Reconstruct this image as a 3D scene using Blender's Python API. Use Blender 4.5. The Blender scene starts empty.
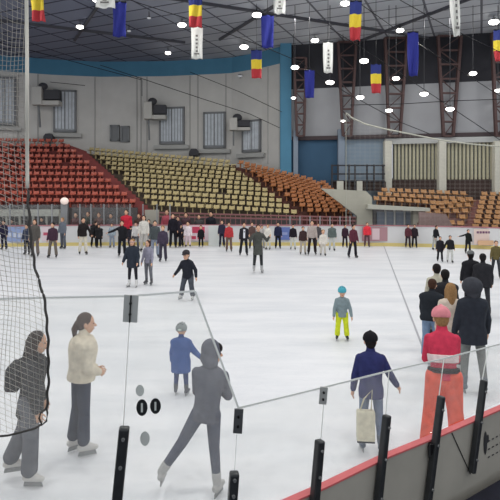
import bpy, bmesh, math, random
from mathutils import Vector, Matrix
random.seed(7)
F = 520.0; H0 = 3.3; HZ = 190.0
scene = bpy.context.scene
COL = scene.collection
def P(px, py, Y): return Vector(((px-250)/F*Y, Y, H0+(HZ-py)/F*Y))
def G(px, py):
    Y = F*H0/(py-HZ); return Vector(((px-250)/F*Y, Y, 0))
R = math.radians

# ------------------------------------------------------------------ materials
def lin(c):
    return tuple(((v/255)/12.92 if v/255 <= .04045 else ((v/255+.055)/1.055)**2.4) for v in c)
MATS = {}
def mat(name, rgb, rough=.7, metal=0, noise=0.0, nscale=8, bump=0.0, bscale=60, spec=.3, emit=0):
    if name in MATS: return MATS[name]
    m = bpy.data.materials.new(name); m.use_nodes = True
    nt = m.node_tree; b = nt.nodes['Principled BSDF']
    c = lin(rgb)
    b.inputs['Base Color'].default_value = (*c, 1)
    b.inputs['Roughness'].default_value = rough
    b.inputs['Metallic'].default_value = metal
    b.inputs['Specular IOR Level'].default_value = spec
    if emit:
        b.inputs['Emission Color'].default_value = (*c, 1); b.inputs['Emission Strength'].default_value = emit
    tc = nt.nodes.new('ShaderNodeTexCoord')
    if noise:
        n = nt.nodes.new('ShaderNodeTexNoise'); n.inputs['Scale'].default_value = nscale; n.inputs['Detail'].default_value = 4
        nt.links.new(tc.outputs['Object'], n.inputs['Vector'])
        r = nt.nodes.new('ShaderNodeMapRange')
        r.inputs['From Min'].default_value = .3; r.inputs['From Max'].default_value = .7
        r.inputs['To Min'].default_value = 1-noise; r.inputs['To Max'].default_value = 1+noise
        nt.links.new(n.outputs['Fac'], r.inputs['Value'])
        mx = nt.nodes.new('ShaderNodeVectorMath'); mx.operation = 'SCALE'
        mx.inputs[0].default_value = c
        nt.links.new(r.outputs['Result'], mx.inputs['Scale'])
        nt.links.new(mx.outputs['Vector'], b.inputs['Base Color'])
    if bump:
        n = nt.nodes.new('ShaderNodeTexNoise'); n.inputs['Scale'].default_value = bscale
        nt.links.new(tc.outputs['Object'], n.inputs['Vector'])
        bm_ = nt.nodes.new('ShaderNodeBump'); bm_.inputs['Strength'].default_value = bump
        nt.links.new(n.outputs['Fac'], bm_.inputs['Height']); nt.links.new(bm_.outputs['Normal'], b.inputs['Normal'])
    MATS[name] = m; return m
def cloth(rgb, rough=.85, noise=.14, nscale=14):
    return mat('cloth_%d_%d_%d' % tuple(rgb), rgb, rough, noise=noise, nscale=nscale, bump=.25, bscale=90, spec=.15)

def glass_material(name, haze, tint):
    m = bpy.data.materials.new(name); m.use_nodes = True
    nt = m.node_tree; nt.nodes.clear()
    out = nt.nodes.new('ShaderNodeOutputMaterial')
    tr = nt.nodes.new('ShaderNodeBsdfTransparent'); tr.inputs['Color'].default_value = (*tint, 1)
    df = nt.nodes.new('ShaderNodeBsdfDiffuse'); df.inputs['Color'].default_value = (.9, .9, .88, 1)
    tl = nt.nodes.new('ShaderNodeBsdfTranslucent'); tl.inputs['Color'].default_value = (.9, .9, .88, 1)
    hz = nt.nodes.new('ShaderNodeMixShader'); hz.inputs[0].default_value = .85
    nt.links.new(df.outputs[0], hz.inputs[1]); nt.links.new(tl.outputs[0], hz.inputs[2])
    n = nt.nodes.new('ShaderNodeTexNoise'); n.inputs['Scale'].default_value = 5; n.inputs['Detail'].default_value = 6
    tc = nt.nodes.new('ShaderNodeTexCoord'); nt.links.new(tc.outputs['Object'], n.inputs['Vector'])
    r = nt.nodes.new('ShaderNodeMapRange'); r.inputs['From Min'].default_value = .3; r.inputs['From Max'].default_value = .7
    r.inputs['To Min'].default_value = haze*.7; r.inputs['To Max'].default_value = haze*1.3
    nt.links.new(n.outputs['Fac'], r.inputs['Value'])
    m1 = nt.nodes.new('ShaderNodeMixShader'); nt.links.new(r.outputs[0], m1.inputs[0])
    nt.links.new(tr.outputs[0], m1.inputs[1]); nt.links.new(hz.outputs[0], m1.inputs[2])
    gl = nt.nodes.new('ShaderNodeBsdfGlossy'); gl.inputs['Roughness'].default_value = .03
    m2 = nt.nodes.new('ShaderNodeMixShader'); m2.inputs[0].default_value = .02
    nt.links.new(m1.outputs[0], m2.inputs[1]); nt.links.new(gl.outputs[0], m2.inputs[2])
    nt.links.new(m2.outputs[0], out.inputs[0]); return m

# ------------------------------------------------------------------ mesh kit
class MB:
    def __init__(s): s.v = []; s.f = []; s.mi = []
    def add(s, vs, fs, mi=0):
        o = len(s.v); s.v += [Vector(v) for v in vs]; s.f += [tuple(i+o for i in f) for f in fs]; s.mi += [mi]*len(fs)
    def hexa(s, c, mi=0):   # 8 corners: bottom 4 (ccw), top 4
        s.add(c, [(0,3,2,1),(4,5,6,7),(0,1,5,4),(1,2,6,5),(2,3,7,6),(3,0,4,7)], mi)
    def box(s, c, d, mi=0, rz=0):
        x, y, z = d[0]/2, d[1]/2, d[2]/2; M = Matrix.Rotation(rz, 3, 'Z'); c = Vector(c)
        s.hexa([c+M@Vector(p) for p in ((-x,-y,-z),(x,-y,-z),(x,y,-z),(-x,y,-z),(-x,-y,z),(x,-y,z),(x,y,z),(-x,y,z))], mi)
    def bar(s, a, b, w, t=None, up=Vector((0,0,1)), mi=0):   # box beam a->b, w across, t along depth
        a = Vector(a); b = Vector(b); t = t or w; d = (b-a).normalized()
        if abs(d.dot(up)) > .95: up = Vector((0,1,0))
        u = d.cross(up).normalized()*w/2; v = u.cross(d).normalized()*t/2
        s.hexa([a-u-v, a+u-v, a+u+v, a-u+v, b-u-v, b+u-v, b+u+v, b-u+v], mi)
    def rings(s, rs, cap=True, mi=0):
        n = len(rs[0]); vs = [p for r in rs for p in r]; fs = []
        for i in range(len(rs)-1):
            for j in range(n):
                k = (j+1) % n; fs.append((i*n+j, i*n+k, (i+1)*n+k, (i+1)*n+j))
        if cap: fs += [tuple(range(n-1, -1, -1)), tuple((len(rs)-1)*n+j for j in range(n))]
        s.add(vs, fs, mi)
    def cone(s, a, b, ra, rb, n=10, round_=True, mi=0):
        a = Vector(a); b = Vector(b); d = b-a; L = d.length
        if L < 1e-6: d = Vector((0,0,1)); L = 1e-6
        d = d/max(L, 1e-9); h = Vector((0,1,0)) if abs(d.y) < .9 else Vector((1,0,0))
        u = d.cross(h).normalized(); w = d.cross(u)
        st = []
        if round_:
            for k in (80, 50, 20): st.append((a-d*ra*math.sin(R(k)), ra*math.cos(R(k))))
        st.append((a, ra)); st.append((b, rb))
        if round_:
            for k in (20, 50, 80): st.append((b+d*rb*math.sin(R(k)), rb*math.cos(R(k))))
        s.rings([[c+(u*math.cos(2*math.pi*j/n)+w*math.sin(2*math.pi*j/n))*r for j in range(n)] for c, r in st], True, mi)
    def ell(s, c, r, M=None, n=12, m=8, mi=0, zlo=-1, zhi=1):
        c = Vector(c); M = M or Matrix.Identity(3); rs = []
        t0 = math.asin(max(-1, zlo))*.985 if zlo > -1 else R(-86); t1 = math.asin(zhi) if zhi < 1 else R(86)
        for i in range(m+1):
            t = t0+(t1-t0)*i/m
            rs.append([c+M@Vector((r[0]*math.cos(t)*math.cos(2*math.pi*j/n), r[1]*math.cos(t)*math.sin(2*math.pi*j/n), r[2]*math.sin(t))) for j in range(n)])
        s.rings(rs, True, mi)
    def tube(s, pts, r, n=5, mi=0):
        pts = [Vector(p) for p in pts]; rs = []
        for i, p in enumerate(pts):
            d = (pts[min(i+1, len(pts)-1)]-pts[max(i-1, 0)]).normalized()
            h = Vector((0,0,1)) if abs(d.z) < .9 else Vector((0,1,0))
            u = d.cross(h).normalized(); w = d.cross(u)
            rs.append([p+(u*math.cos(2*math.pi*j/n)+w*math.sin(2*math.pi*j/n))*r for j in range(n)])
        s.rings(rs, True, mi)
    def build(s, name, mats, parent=None, smooth=False, origin=None, bevel=0):
        org = Vector((0,0,0))
        if parent is not None and origin is None: org = parent.get('_o') and Vector(parent['_o']) or Vector((0,0,0))
        if origin is not None: org = Vector(origin)
        me = bpy.data.meshes.new(name); me.from_pydata([tuple(v-org) for v in s.v], [], s.f)
        if not isinstance(mats, (list, tuple)): mats = [mats]
        for m in mats: me.materials.append(m)
        me.polygons.foreach_set('material_index', s.mi)
        if smooth: me.polygons.foreach_set('use_smooth', [True]*len(s.f))
        bm = bmesh.new(); bm.from_mesh(me); bmesh.ops.recalc_face_normals(bm, faces=bm.faces); bm.to_mesh(me); bm.free()
        o = bpy.data.objects.new(name, me); COL.objects.link(o)
        if parent is not None: o.parent = parent; o['_o'] = tuple(org)
        elif origin is not None: o.location = org
        if bevel:
            b = o.modifiers.new('bevel', 'BEVEL'); b.width = bevel; b.segments = 2
        return o
def thing(name, label, cat, loc, group=None, rz=0):
    o = bpy.data.objects.new(name, None); COL.objects.link(o); o.location = loc; o.rotation_euler.z = rz
    o.empty_display_size = .2
    o['label'] = label; o['category'] = cat
    if group: o['group'] = group
    o['_o'] = tuple(loc)
    return o
def tag(o, label, cat, group=None, kind=None):
    o['label'] = label; o['category'] = cat
    if group: o['group'] = group
    if kind: o['kind'] = kind
    return o
def struct(o): o['kind'] = 'structure'; return o

# ================================================================== SETTING
ice = mat('ice', (226, 229, 232), .42, noise=.0, spec=.35)
def ice_nodes():
    nt = ice.node_tree; b = nt.nodes['Principled BSDF']; tc = nt.nodes.new('ShaderNodeTexCoord')
    mp = nt.nodes.new('ShaderNodeMapping'); mp.inputs['Scale'].default_value = (.25, 1.2, 1); mp.inputs['Rotation'].default_value = (0,0,.15)
    nt.links.new(tc.outputs['Object'], mp.inputs['Vector'])
    n1 = nt.nodes.new('ShaderNodeTexNoise'); n1.inputs['Scale'].default_value = 1.1; n1.inputs['Detail'].default_value = 8; n1.inputs['Roughness'].default_value = .65
    nt.links.new(mp.outputs[0], n1.inputs['Vector'])
    cr = nt.nodes.new('ShaderNodeValToRGB'); e = cr.color_ramp.elements
    e[0].position = .3; e[0].color = (*lin((214,217,221)), 1); e[1].position = .62; e[1].color = (*lin((234,235,237)), 1)
    nt.links.new(n1.outputs['Fac'], cr.inputs['Fac'])
    # thin skate scratches
    w = nt.nodes.new('ShaderNodeTexNoise'); w.inputs['Scale'].default_value = 3; w.inputs['Detail'].default_value = 9; w.inputs['Distortion'].default_value = 1.5
    nt.links.new(tc.outputs['Object'], w.inputs['Vector'])
    r2 = nt.nodes.new('ShaderNodeValToRGB'); e = r2.color_ramp.elements
    e[0].position = .47; e[0].color = (1,1,1,1); e[1].position = .5; e[1].color = (.965,.968,.972,1)
    x = r2.color_ramp.elements.new(.53); x.color = (1,1,1,1)
    nt.links.new(w.outputs['Fac'], r2.inputs['Fac'])
    mx = nt.nodes.new('ShaderNodeMix'); mx.data_type = 'RGBA'; mx.blend_type = 'MULTIPLY'; mx.inputs[0].default_value = 1
    nt.links.new(cr.outputs[0], mx.inputs[6]); nt.links.new(r2.outputs[0], mx.inputs[7]); nt.links.new(mx.outputs[2], b.inputs['Base Color'])
ice_nodes()
# near board line (plan), left to right, and far board line
NB = [Vector(p) for p in ((-9,9.2,0),(-5.6,5.9,0),(-3.9,4.6,0),(-2.9,3.95,0),(-2.2,3.58,0),(-1.5,3.31,0),(-.79,3.2,0),(-.077,3.32,0),(.525,3.74,0),(1.08,4.16,0),(1.66,4.54,0),(2.22,4.93,0),(2.8,5.33,0),(4.4,6.5,0),(9,9.8,0),(17,15.5,0))]
FB = [Vector(((px-250)/F*Y, Y, 0)) for px, Y in ((-140,28.5),(-60,29.6),(0,30.2),(60,30.7),(120,30.9),(200,30.9),(300,30.8),(383,30.6),(430,30.0),(480,29.2),(540,27.6),(640,24))]
m = MB(); n = 64
m.add([(-40,1.5,0),(40,1.5,0),(40,40,0),(-40,40,0)], [(0,1,2,3)])
# the ice lies between the board lines
m = MB(); poly = [v.copy() for v in NB]+[v.copy() for v in reversed(FB)]
m.add([v for v in poly]+[v-Vector((0,0,.1)) for v in poly], [tuple(range(len(poly)))])
o = m.build('floor', ice); struct(o)
conc = mat('concourse_concrete', (105,103,102), .8, noise=.1)
m = MB(); m.box((0, 36.5, -.16), (90, 20, .1)); struct(m.build('floor_concourse', conc))
navy_floor = mat('dark_rubber', (26,27,40), .8, noise=.2)
m = MB(); pl = [v+Vector((0,-.16,0)) for v in NB]
base = [Vector((17,-3,0)), Vector((-9,-3,0))]
pp = pl+base
m.add([v+Vector((0,0,.6)) for v in pp], [tuple(range(len(pp)))])
m.add([v+Vector((0,0,-.05)) for v in pl]+[v+Vector((0,0,.6)) for v in pl], [(i, i+1, len(pl)+i+1, len(pl)+i) for i in range(len(pl)-1)])
struct(m.build('floor_spectator', navy_floor))

# goal line painted in the ice
lm = mat('line_paint', (166,166,172), .5)
a = G(383.3,244.5); b = G(421,343); d = (b-a).normalized(); b2 = b+d*3.0; u = Vector((-d.y, d.x, 0))*.03
m = MB(); u = u*.75; m.hexa([a-u, a+u, b2+u, b2-u, a-u+Vector((0,0,.004)), a+u+Vector((0,0,.004)), b2+u+Vector((0,0,.004)), b2-u+Vector((0,0,.004))])
tag(m.build('goal_line', lm, origin=a), 'thin grey straight line marked across the ice from the far boards', 'marking')

# ------------------------------------------------------------------ left curved wall
wallm = mat('grey_wall', (200,198,193), .85, noise=.05, nscale=.8)
def wall_seams():
    nt = wallm.node_tree; b = nt.nodes['Principled BSDF']
wall_seams()
bluem = mat('blue_wall', (80,132,160), .7, noise=.05, nscale=1)
WA = [(-120,38.5),(-60,40),(0,41.2),(50,42.6),(100,43.4),(165,43.2),(230,42.1),(262,40.2),(282,38.7)]
def wy(px):
    for (a, ya), (b, yb) in zip(WA, WA[1:]):
        if px <= b: return ya+(yb-ya)*(px-a)/(b-a)
    return WA[-1][1]
def arcwall(name, z0, z1, pxs, dy, mt, thick=.3):
    m = MB()
    for a, b in zip(pxs, pxs[1:]):
        A = Vector(((a-250)/F*(wy(a)), wy(a)+dy, 0)); B = Vector(((b-250)/F*(wy(b)), wy(b)+dy, 0)); T = Vector((0,thick,0))
        Z0 = Vector((0,0,z0)); Z1 = Vector((0,0,z1))
        m.hexa([A+Z0, B+Z0, B+T+Z0, A+T+Z0, A+Z1, B+Z1, B+T+Z1, A+T+Z1])
    return m.build(name, mt)
pxs = [-120+i*402/40 for i in range(41)]
struct(arcwall('wall_left', -.1, 12.75, pxs, 0, wallm))
struct(arcwall('trim_1', 12.75, 14.2, pxs, -.02, bluem, .34))
# thin vertical joints of the wall cladding
seam = mat('wall_joint', (170,168,165), .8)
m = MB()
for px in (18,38,95,137,141,147,190,198,226,268):
    q = P(px, 100, wy(px)); m.box((q.x, q.y-.02, 9), (.1, .06, 7.4))
struct(m.build('trim_2', seam))
# blue pillar at the corner
m = MB(); q = P(285.5, 100, 38.3); m.box((q.x, q.y, 7), (.8, .8, 14.2)); struct(m.build('trim_3', bluem))

# ------------------------------------------------------------------ right wall
greyp = mat('grey_cladding', (158,159,162), .8, noise=.06, nscale=.6)
darkp = mat('dark_cladding', (50,50,55), .85, noise=.15, nscale=.6)
brownst = mat('brown_steel', (84,64,62), .6, noise=.15)
cream = mat('cream_paint', (205,203,190), .8, noise=.05)
def wb(px): return 38.4+(px-290)/(520-290)*(35-38.4)
def flatwall(name, px0, px1, y0, y1, mt, dy=0, thick=.3):   # y pixel heights taken at mid, converted to real heights
    pm = (px0+px1)/2; z0 = P(0,y1,wb(pm)).z if y1 is not None else -.1; z1 = P(0,y0,wb(pm)).z
    A = P(px0,0,wb(px0)); B = P(px1,0,wb(px1)); m = MB(); D = Vector((0,dy,0)); T = Vector((0,thick,0))
    q = []
    for z in (z0, z1):
        for v in (A+D, B+D, B+D+T, A+D+T): q.append(Vector((v.x, v.y, z)))
    m.hexa(q); return m.build(name, mt)
struct(flatwall('wall_right', 290, 560, 84, 137, greyp))
struct(flatwall('wall_right_upper', 290, 560, 22, 84, darkp))
struct(flatwall('trim_4', 292, 560, 134, 138, mat('dark_beam', (70,60,62), .7), -.25, .3))
darkblue = mat('dark_blue_wall', (60,90,116), .8, noise=.06, nscale=1)
paleblue = mat('pale_blue_wall', (130,146,160), .8, noise=.06, nscale=1)
struct(flatwall('wall_blue', 290, 338, 138, None, darkblue))
struct(flatwall('wall_pale', 338, 386, 138, None, paleblue))
brownw = mat('brown_panel', (70,56,52), .8, noise=.1)
struct(flatwall('wall_panel', 386, 560, 178, None, brownw))
# ribbed cream blinds between the columns
rib = mat('rib_cream', (182,178,152), .75, noise=.08); ribd = mat('rib_shadow_gap', (104,106,104), .8)
def ribbed(x0, x1, name):
    m = MB(); n = int((x1-x0)/3.6)
    zt = P(0,143,wb(x0)).z; zb = P(0,179.5,wb(x0)).z
    A = P(x0,0,wb(x0)); B = P(x1,0,wb(x1))
    m.hexa([Vector((A.x,A.y-.02,zb)),Vector((B.x,B.y-.02,zb)),Vector((B.x,B.y+.1,zb)),Vector((A.x,A.y+.1,zb)),Vector((A.x,A.y-.02,zt)),Vector((B.x,B.y-.02,zt)),Vector((B.x,B.y+.1,zt)),Vector((A.x,A.y+.1,zt))], 1)
    for i in range(n):
        t = (i+.5)/n; q = A.lerp(B, t); m.box((q.x, q.y-.1, (zb+zt)/2), (.13, .14, zt-zb), 0)
    return struct(m.build(name, [rib, ribd]))
ribbed(393, 437.5, 'window_1'); ribbed(446, 492.5, 'window_2'); ribbed(501, 545, 'window_3')
m = MB()
for px in (387.5, 441.5, 497):
    q = P(px, 0, wb(px)-.35); zb = P(0,194.5,wb(px)-.35).z; zt = P(0,141,wb(px)-.35).z
    w = .52
    m.box((q.x, q.y, (zb+zt)/2), (w, .5, zt-zb))
struct(m.build('trim_5', cream, bevel=.04))
struct(flatwall('trim_6', 384, 560, 137.5, 143, mat('cream_beam', (176,178,176), .8), -.45, .45))
m = MB()
for px, w in ((295.5,.33),(341,.45)):
    q = P(px, 0, wb(px)-.3); m.box((q.x, q.y, (P(0,172,37).z+P(0,138,37).z)/2+0), (w, .4, P(0,138,37).z-P(0,190,37).z))
struct(m.build('trim_7', mat('pale_column', (134,146,160), .8)))

# lattice steel columns in front of the upper right wall
for i, (xt0, xt1, yt, xb0, xb1, yb, lab) in enumerate(((294,306,58,297,304,136,'brown steel lattice column beside the blue corner pillar'),
        (338,356,42,343,351,136,'brown steel lattice column between blue walls and pale walls'),
        (385,407,38,389,400,136,'brown steel lattice column above the first cream column'),
        (438,461,36,443.5,453,136,'brown steel lattice column above the middle cream column'),
        (492,514,33,496,507,136,'brown steel lattice column at the right picture edge'))):
    Y = wb(xt0)-.8
    a0, a1 = P(xt0,yt,Y), P(xt1,yt,Y); b0, b1 = P(xb0,yb,Y), P(xb1,yb,Y)
    a0.z = a1.z = min(13.9, a0.z)
    t = thing('lattice_column', lab, 'column', (b0+b1)/2, 'lattice columns on the right wall')
    for p, q in ((a0, b0), (a1, b1)):
        m = MB(); m.bar(p, q, .17, .25); m.build('chord', brownst, t)
    m = MB(); k = 7
    for j in range(k+1):
        f = j/k; m.bar(a0.lerp(b0, f), a1.lerp(b1, f), .2 if j % 2 == 0 else .12, .12)
        if j < k:
            g = (j+1)/k
            m.bar(a0.lerp(b0, f) if j % 2 else a1.lerp(b1, f), a1.lerp(b1, g) if j % 2 else a0.lerp(b0, g), .06, .06)
    m.build('lattice_bracing', brownst, t)

# ------------------------------------------------------------------ ceiling
def ceiling_mat():
    m = bpy.data.materials.new('ceiling_panels'); m.use_nodes = True; nt = m.node_tree; b = nt.nodes['Principled BSDF']
    b.inputs['Roughness'].default_value = .9; b.inputs['Specular IOR Level'].default_value = .1
    tc = nt.nodes.new('ShaderNodeTexCoord'); mp = nt.nodes.new('ShaderNodeMapping'); mp.inputs['Rotation'].default_value = (0,0,R(24))
    nt.links.new(tc.outputs['Object'], mp.inputs['Vector'])
    br = nt.nodes.new('ShaderNodeTexBrick'); br.inputs['Scale'].default_value = 1; br.inputs['Brick Width'].default_value = 3.0; br.inputs['Row Height'].default_value = 1.5
    br.inputs['Mortar Size'].default_value = .07; br.offset = 0
    br.inputs['Color1'].default_value = (*lin((200,203,208)), 1); br.inputs['Color2'].default_value = (*lin((186,190,196)), 1); br.inputs['Mortar'].default_value = (*lin((112,113,120)), 1)
    nt.links.new(mp.outputs[0], br.inputs['Vector'])
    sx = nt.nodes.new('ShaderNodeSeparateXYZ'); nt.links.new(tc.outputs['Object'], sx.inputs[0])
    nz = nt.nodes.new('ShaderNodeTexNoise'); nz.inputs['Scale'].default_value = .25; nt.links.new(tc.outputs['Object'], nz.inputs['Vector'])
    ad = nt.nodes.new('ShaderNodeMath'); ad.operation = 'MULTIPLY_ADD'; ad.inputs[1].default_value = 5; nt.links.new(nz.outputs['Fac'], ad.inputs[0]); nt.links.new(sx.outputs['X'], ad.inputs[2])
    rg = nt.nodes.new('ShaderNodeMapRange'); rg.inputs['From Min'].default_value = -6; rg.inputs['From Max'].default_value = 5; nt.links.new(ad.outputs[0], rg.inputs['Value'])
    cr = nt.nodes.new('ShaderNodeValToRGB'); cr.color_ramp.elements[0].color = (.34,.36,.44,1); cr.color_ramp.elements[1].color = (1,1,1,1)  # shade over the left of the hall painted into the panel colour
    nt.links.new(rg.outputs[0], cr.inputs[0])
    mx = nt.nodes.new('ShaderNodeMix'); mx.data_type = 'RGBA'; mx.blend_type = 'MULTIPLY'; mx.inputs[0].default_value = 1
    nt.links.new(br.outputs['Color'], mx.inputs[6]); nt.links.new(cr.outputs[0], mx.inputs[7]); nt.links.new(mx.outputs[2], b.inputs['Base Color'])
    return m
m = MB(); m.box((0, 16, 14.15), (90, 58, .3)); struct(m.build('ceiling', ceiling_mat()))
# roof beams under the ceiling
beamm = mat('roof_beam', (80,80,86), .8)
m = MB()
for ang, offs in ((R(24), range(-40, 60, 8)), (R(-62), range(-40, 60, 9))):
    d = Vector((math.cos(ang), math.sin(ang), 0)); n_ = Vector((-d.y, d.x, 0))
    for k in offs:
        c = Vector((0, 22, 13.92))+n_*k
        a, b = c-d*45, c+d*45
        # clip to the hall in Y and X
        pts = [c+d*s for s in range(-45, 46)]
        pts = [p for p in pts if -8 < p.y < 37.5 and abs(p.x) < 30]
        if len(pts) > 2: m.bar(pts[0], pts[-1], .14, .16)
struct(m.build('trim_8', beamm))

# ------------------------------------------------------------------ windows on the left wall
blindm = mat('window_blind', (196,202,208), .7, noise=.1, nscale=3)
framem = mat('dark_frame', (122,124,126), .6); panem = mat('dim_pane', (150,156,160), .25, spec=.5)
def window(i, x0, y0, x1, y1, stripes, dark=False, sill=True):
    xm = (x0+x1)/2; Y = wy(xm); s = F/Y; w = (x1-x0)/s; h = (y1-y0)/s; c = P(xm, (y0+y1)/2, Y-.12)
    a = P(x0,0,wy(x0)); b = P(x1,0,wy(x1)); rz = math.atan2(b.y-a.y, b.x-a.x)
    X = Vector((math.cos(rz), math.sin(rz), 0)); N = Vector((math.sin(rz), -math.cos(rz), 0)); Z = Vector((0,0,1))
    fr = MB()
    for sx in (-1, 1): fr.box(c+X*sx*w/2, (.16, .2, h+.16), rz=rz)
    for sz in (-1, 1): fr.box(c+Z*sz*h/2, (w+.16, .2, .16), rz=rz)
    if not dark: fr.box(c, (.1, .16, h), rz=rz)
    o = struct(fr.build('window_%d' % i, framem, origin=c))
    o['_o'] = tuple(c)
    pn = MB(); pn.box(c-N*.02, (w, .05, h), rz=rz); pn.build('pane', framem if dark else panem, o)
    if not dark:
        bl = MB(); n = stripes
        for k in range(n):
            t = (k+.5)/n-.5; bl.box(c+X*t*w+N*.05+Z*.02*h, (w/n*.72, .05, h*.93), rz=rz+.25)
        bl.build('blind', blindm, o)
    if sill:
        sl = MB(); sl.box(c-Z*(h/2+.35)+N*.12, (w+1.0, .3, .3), rz=rz); sl.build('window_sill', mat('pale_sill', (172,172,168), .8), o)
window(4, -6, 78, 14, 124, 7)
window(5, 55, 91, 75, 131, 6)
window(6, 111, 126, 118.5, 140, 2, dark=True, sill=False)
window(7, 121.5, 127, 128.5, 141, 2, dark=True, sill=False)
window(8, 160, 108, 184, 143, 8)
window(9, 204, 113, 225, 147, 6)
window(10, 241, 121, 262, 151, 7)

# heaters / fan units on the wall
unitm = mat('heater_case', (186,184,178), .6); fanm = mat('fan_grille', (66,66,70), .6)
for (x0, y0, x1, y1, lab) in ((33,87,61,106,'grey box heater unit on wall above red seats'), (144,102,167,120,'grey box heater unit on wall above the yellow seats'), (229,118,251,131,'grey box heater unit beside the wall window near the pillar')):
    xm = (x0+x1)/2; Y = wy(xm)-.9; s = F/Y; c = P(xm,(y0+y1)/2,Y); w = (x1-x0)/s; h = (y1-y0)/s
    t = thing('heater_unit', lab, 'heater', c-Vector((0,0,h/2)), 'heater units on the curved wall')
    m = MB(); m.box(c-Vector((w*.3,0,0)), (w*.36, .9, h*.95)); m.box(c+Vector((w*.16,.1,-h*.36)), (w*.62, .9, h*.24)); m.build('case', unitm, t, bevel=.04)
    m = MB(); m.box(c+Vector((w*.18,.1,h*.08)), (w*.56, .6, h*.5)); m.ell(c+Vector((-w*.12,-.1,h*.52)), (.38,.3,.3)); m.build('fan', fanm, t, bevel=.03)
    m = MB(); m.bar(c+Vector((-w*.3,0,-h*.45)), c+Vector((-w*.3,.3,-h*1.6)), .12); m.bar(c+Vector((-w*.3,.4,0)), c+Vector((-w*.3,1.0,0)), .2); m.build('bracket', framem, t)
for px, py, lab in ((49,137.5,'small black loudspeaker on the ledge above red seats'), (194,152.5,'small black loudspeaker on the ledge above yellow seats')):
    c = P(px, py, wy(px)-.5)
    t = thing('loudspeaker', lab, 'loudspeaker', c-Vector((0,0,.25)))
    m = MB(); m.rings([[c+Vector((sx*w, sy*.25, z)) for sx, sy in ((-1,-1),(1,-1),(1,1),(-1,1))] for w, z in ((.42,-.25),(.36,.1),(.2,.3))]); m.build('cabinet', fanm, t, bevel=.03)
    m = MB(); m.bar(c+Vector((0,0,-.25)), c+Vector((0,.3,-.8)), .1); m.build('bracket', framem, t)

# ================================================================== STANDS
def quad(BL, BR, TL, TR):
    def f(u, v):
        b = P(*BL).lerp(P(*BR), u); t = P(*TL).lerp(P(*TR), u); return b.lerp(t, v)
    return f
stepm = mat('stand_concrete_red', (104,52,50), .85, noise=.2, nscale=2)
stepy = mat('stand_concrete_dark', (84,74,64), .85, noise=.2, nscale=2)
stepo = mat('stand_concrete_brown', (84,54,46), .85, noise=.2, nscale=2)
def terrace(name, f, nrow, mt, nseg=10):
    m = MB()
    for r in range(nrow):
        for s in range(nseg):
            u0, u1 = s/nseg, (s+1)/nseg
            a0, a1 = f(u0, r/nrow), f(u1, r/nrow); b0, b1 = f(u0, (r+1)/nrow), f(u1, (r+1)/nrow)
            # riser at front then tread
            dz0 = Vector((0,0,b0.z-a0.z)); dz1 = Vector((0,0,b1.z-a1.z))
            lo0, lo1 = Vector((a0.x, a0.y, -.1)), Vector((a1.x, a1.y, -.1))
            e0, e1 = Vector((b0.x, b0.y, -.1)), Vector((b1.x, b1.y, -.1))
            m.hexa([lo0, lo1, e1, e0, a0+dz0*0+Vector((0,0,0)), a1, Vector((b1.x,b1.y,a1.z)), Vector((b0.x,b0.y,a0.z))])
    return struct(m.build(name, mt))
# plastic seat, one mesh: pan with raised back
def seat_mesh(name, mt):
    m = MB(); w = .2
    prof = [(-.20,.36),(-.21,.40),(-.05,.385),(.10,.40),(.17,.46),(.21,.62),(.24,.63),(.22,.45),(.14,.345),(-.02,.335)]
    xs = [(-1.0,.0),(-.93,.02),(0,-.012),(.93,.02),(1.0,.0)]
    rs = []
    for sx, dz in xs: rs.append([Vector((sx*w, y, z+dz)) for y, z in prof])
    m.rings(rs)
    m.box((0,.0,.17), (.06,.2,.34))
    o = m.build(name, mt, smooth=False); me = o.data; bpy.data.objects.remove(o); return me
ROWN = ['bottom','second','third','fourth','fifth','sixth','seventh','eighth','ninth','tenth','eleventh','twelfth','thirteenth','fourteenth']
SEATS = []
def seats(f, nrow, spacing, me, adj, where, group, skip=None, scale=.92):
    for r in range(nrow):
        v = (r+.25)/nrow; a, b = f(0.0, v), f(1, v); L = (b-a).length; k = int(L/spacing)
        rz = math.atan2((b-a).y, (b-a).x)
        for i in range(k):
            u = (i+.5)/k
            q = f(u, v); q.z = f(u, r/nrow).z
            if skip and skip(u, r): continue
            px = 250+F*q.x/q.y
            if px < -4 or px > 504 or random.random() < .015: continue
            SEATS.append((q.length, q, rz, me, adj, 'top' if r == nrow-1 else ROWN[r], where, group, scale))
def place_seats(limit=300):
    SEATS.sort(key=lambda e: e[0]); rest = MB(); mts = []
    for i, (d, q, rz, me, adj, rown, where, group, sc) in enumerate(SEATS):
        if i < limit:
            o = bpy.data.objects.new('stadium_seat', me); COL.objects.link(o); o.location = q; o.rotation_euler.z = rz; o.scale = (sc,)*3
            o['label'] = '%s plastic seat in the %s row of %s' % (adj, rown, where)
            o['category'] = 'seat'; o['group'] = '%s, %s row' % (group, rown)
        else:
            if me.materials[0] not in mts: mts.append(me.materials[0])
            M = Matrix.Rotation(rz, 3, 'Z')
            rest.add([q+M@(vv.co*sc) for vv in me.vertices], [tuple(p.vertices) for p in me.polygons], mts.index(me.materials[0]))
    o = rest.build('stadium_seats', mts); tag(o, 'rest of the red, yellow and orange plastic seats filling the upper rows of the grandstands', 'seats', kind='stuff')
redm = mat('seat_red', (178,92,76), .3, noise=.12, nscale=1.5); yelm = mat('seat_yellow', (186,170,124), .33, noise=.1, nscale=1.5); orm = mat('seat_orange', (170,112,72), .35, noise=.15, nscale=1.5)
or2 = mat('seat_amber', (182,136,92), .35, noise=.15, nscale=1.5)
me_red, me_yel, me_or, me_or2 = seat_mesh('seat', redm), seat_mesh('seat', yelm), seat_mesh('seat', orm), seat_mesh('seat', or2)
fr_ = quad((-40,206,34),(138,208,34),(-60,139,40.2),(60,141,42))
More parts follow.
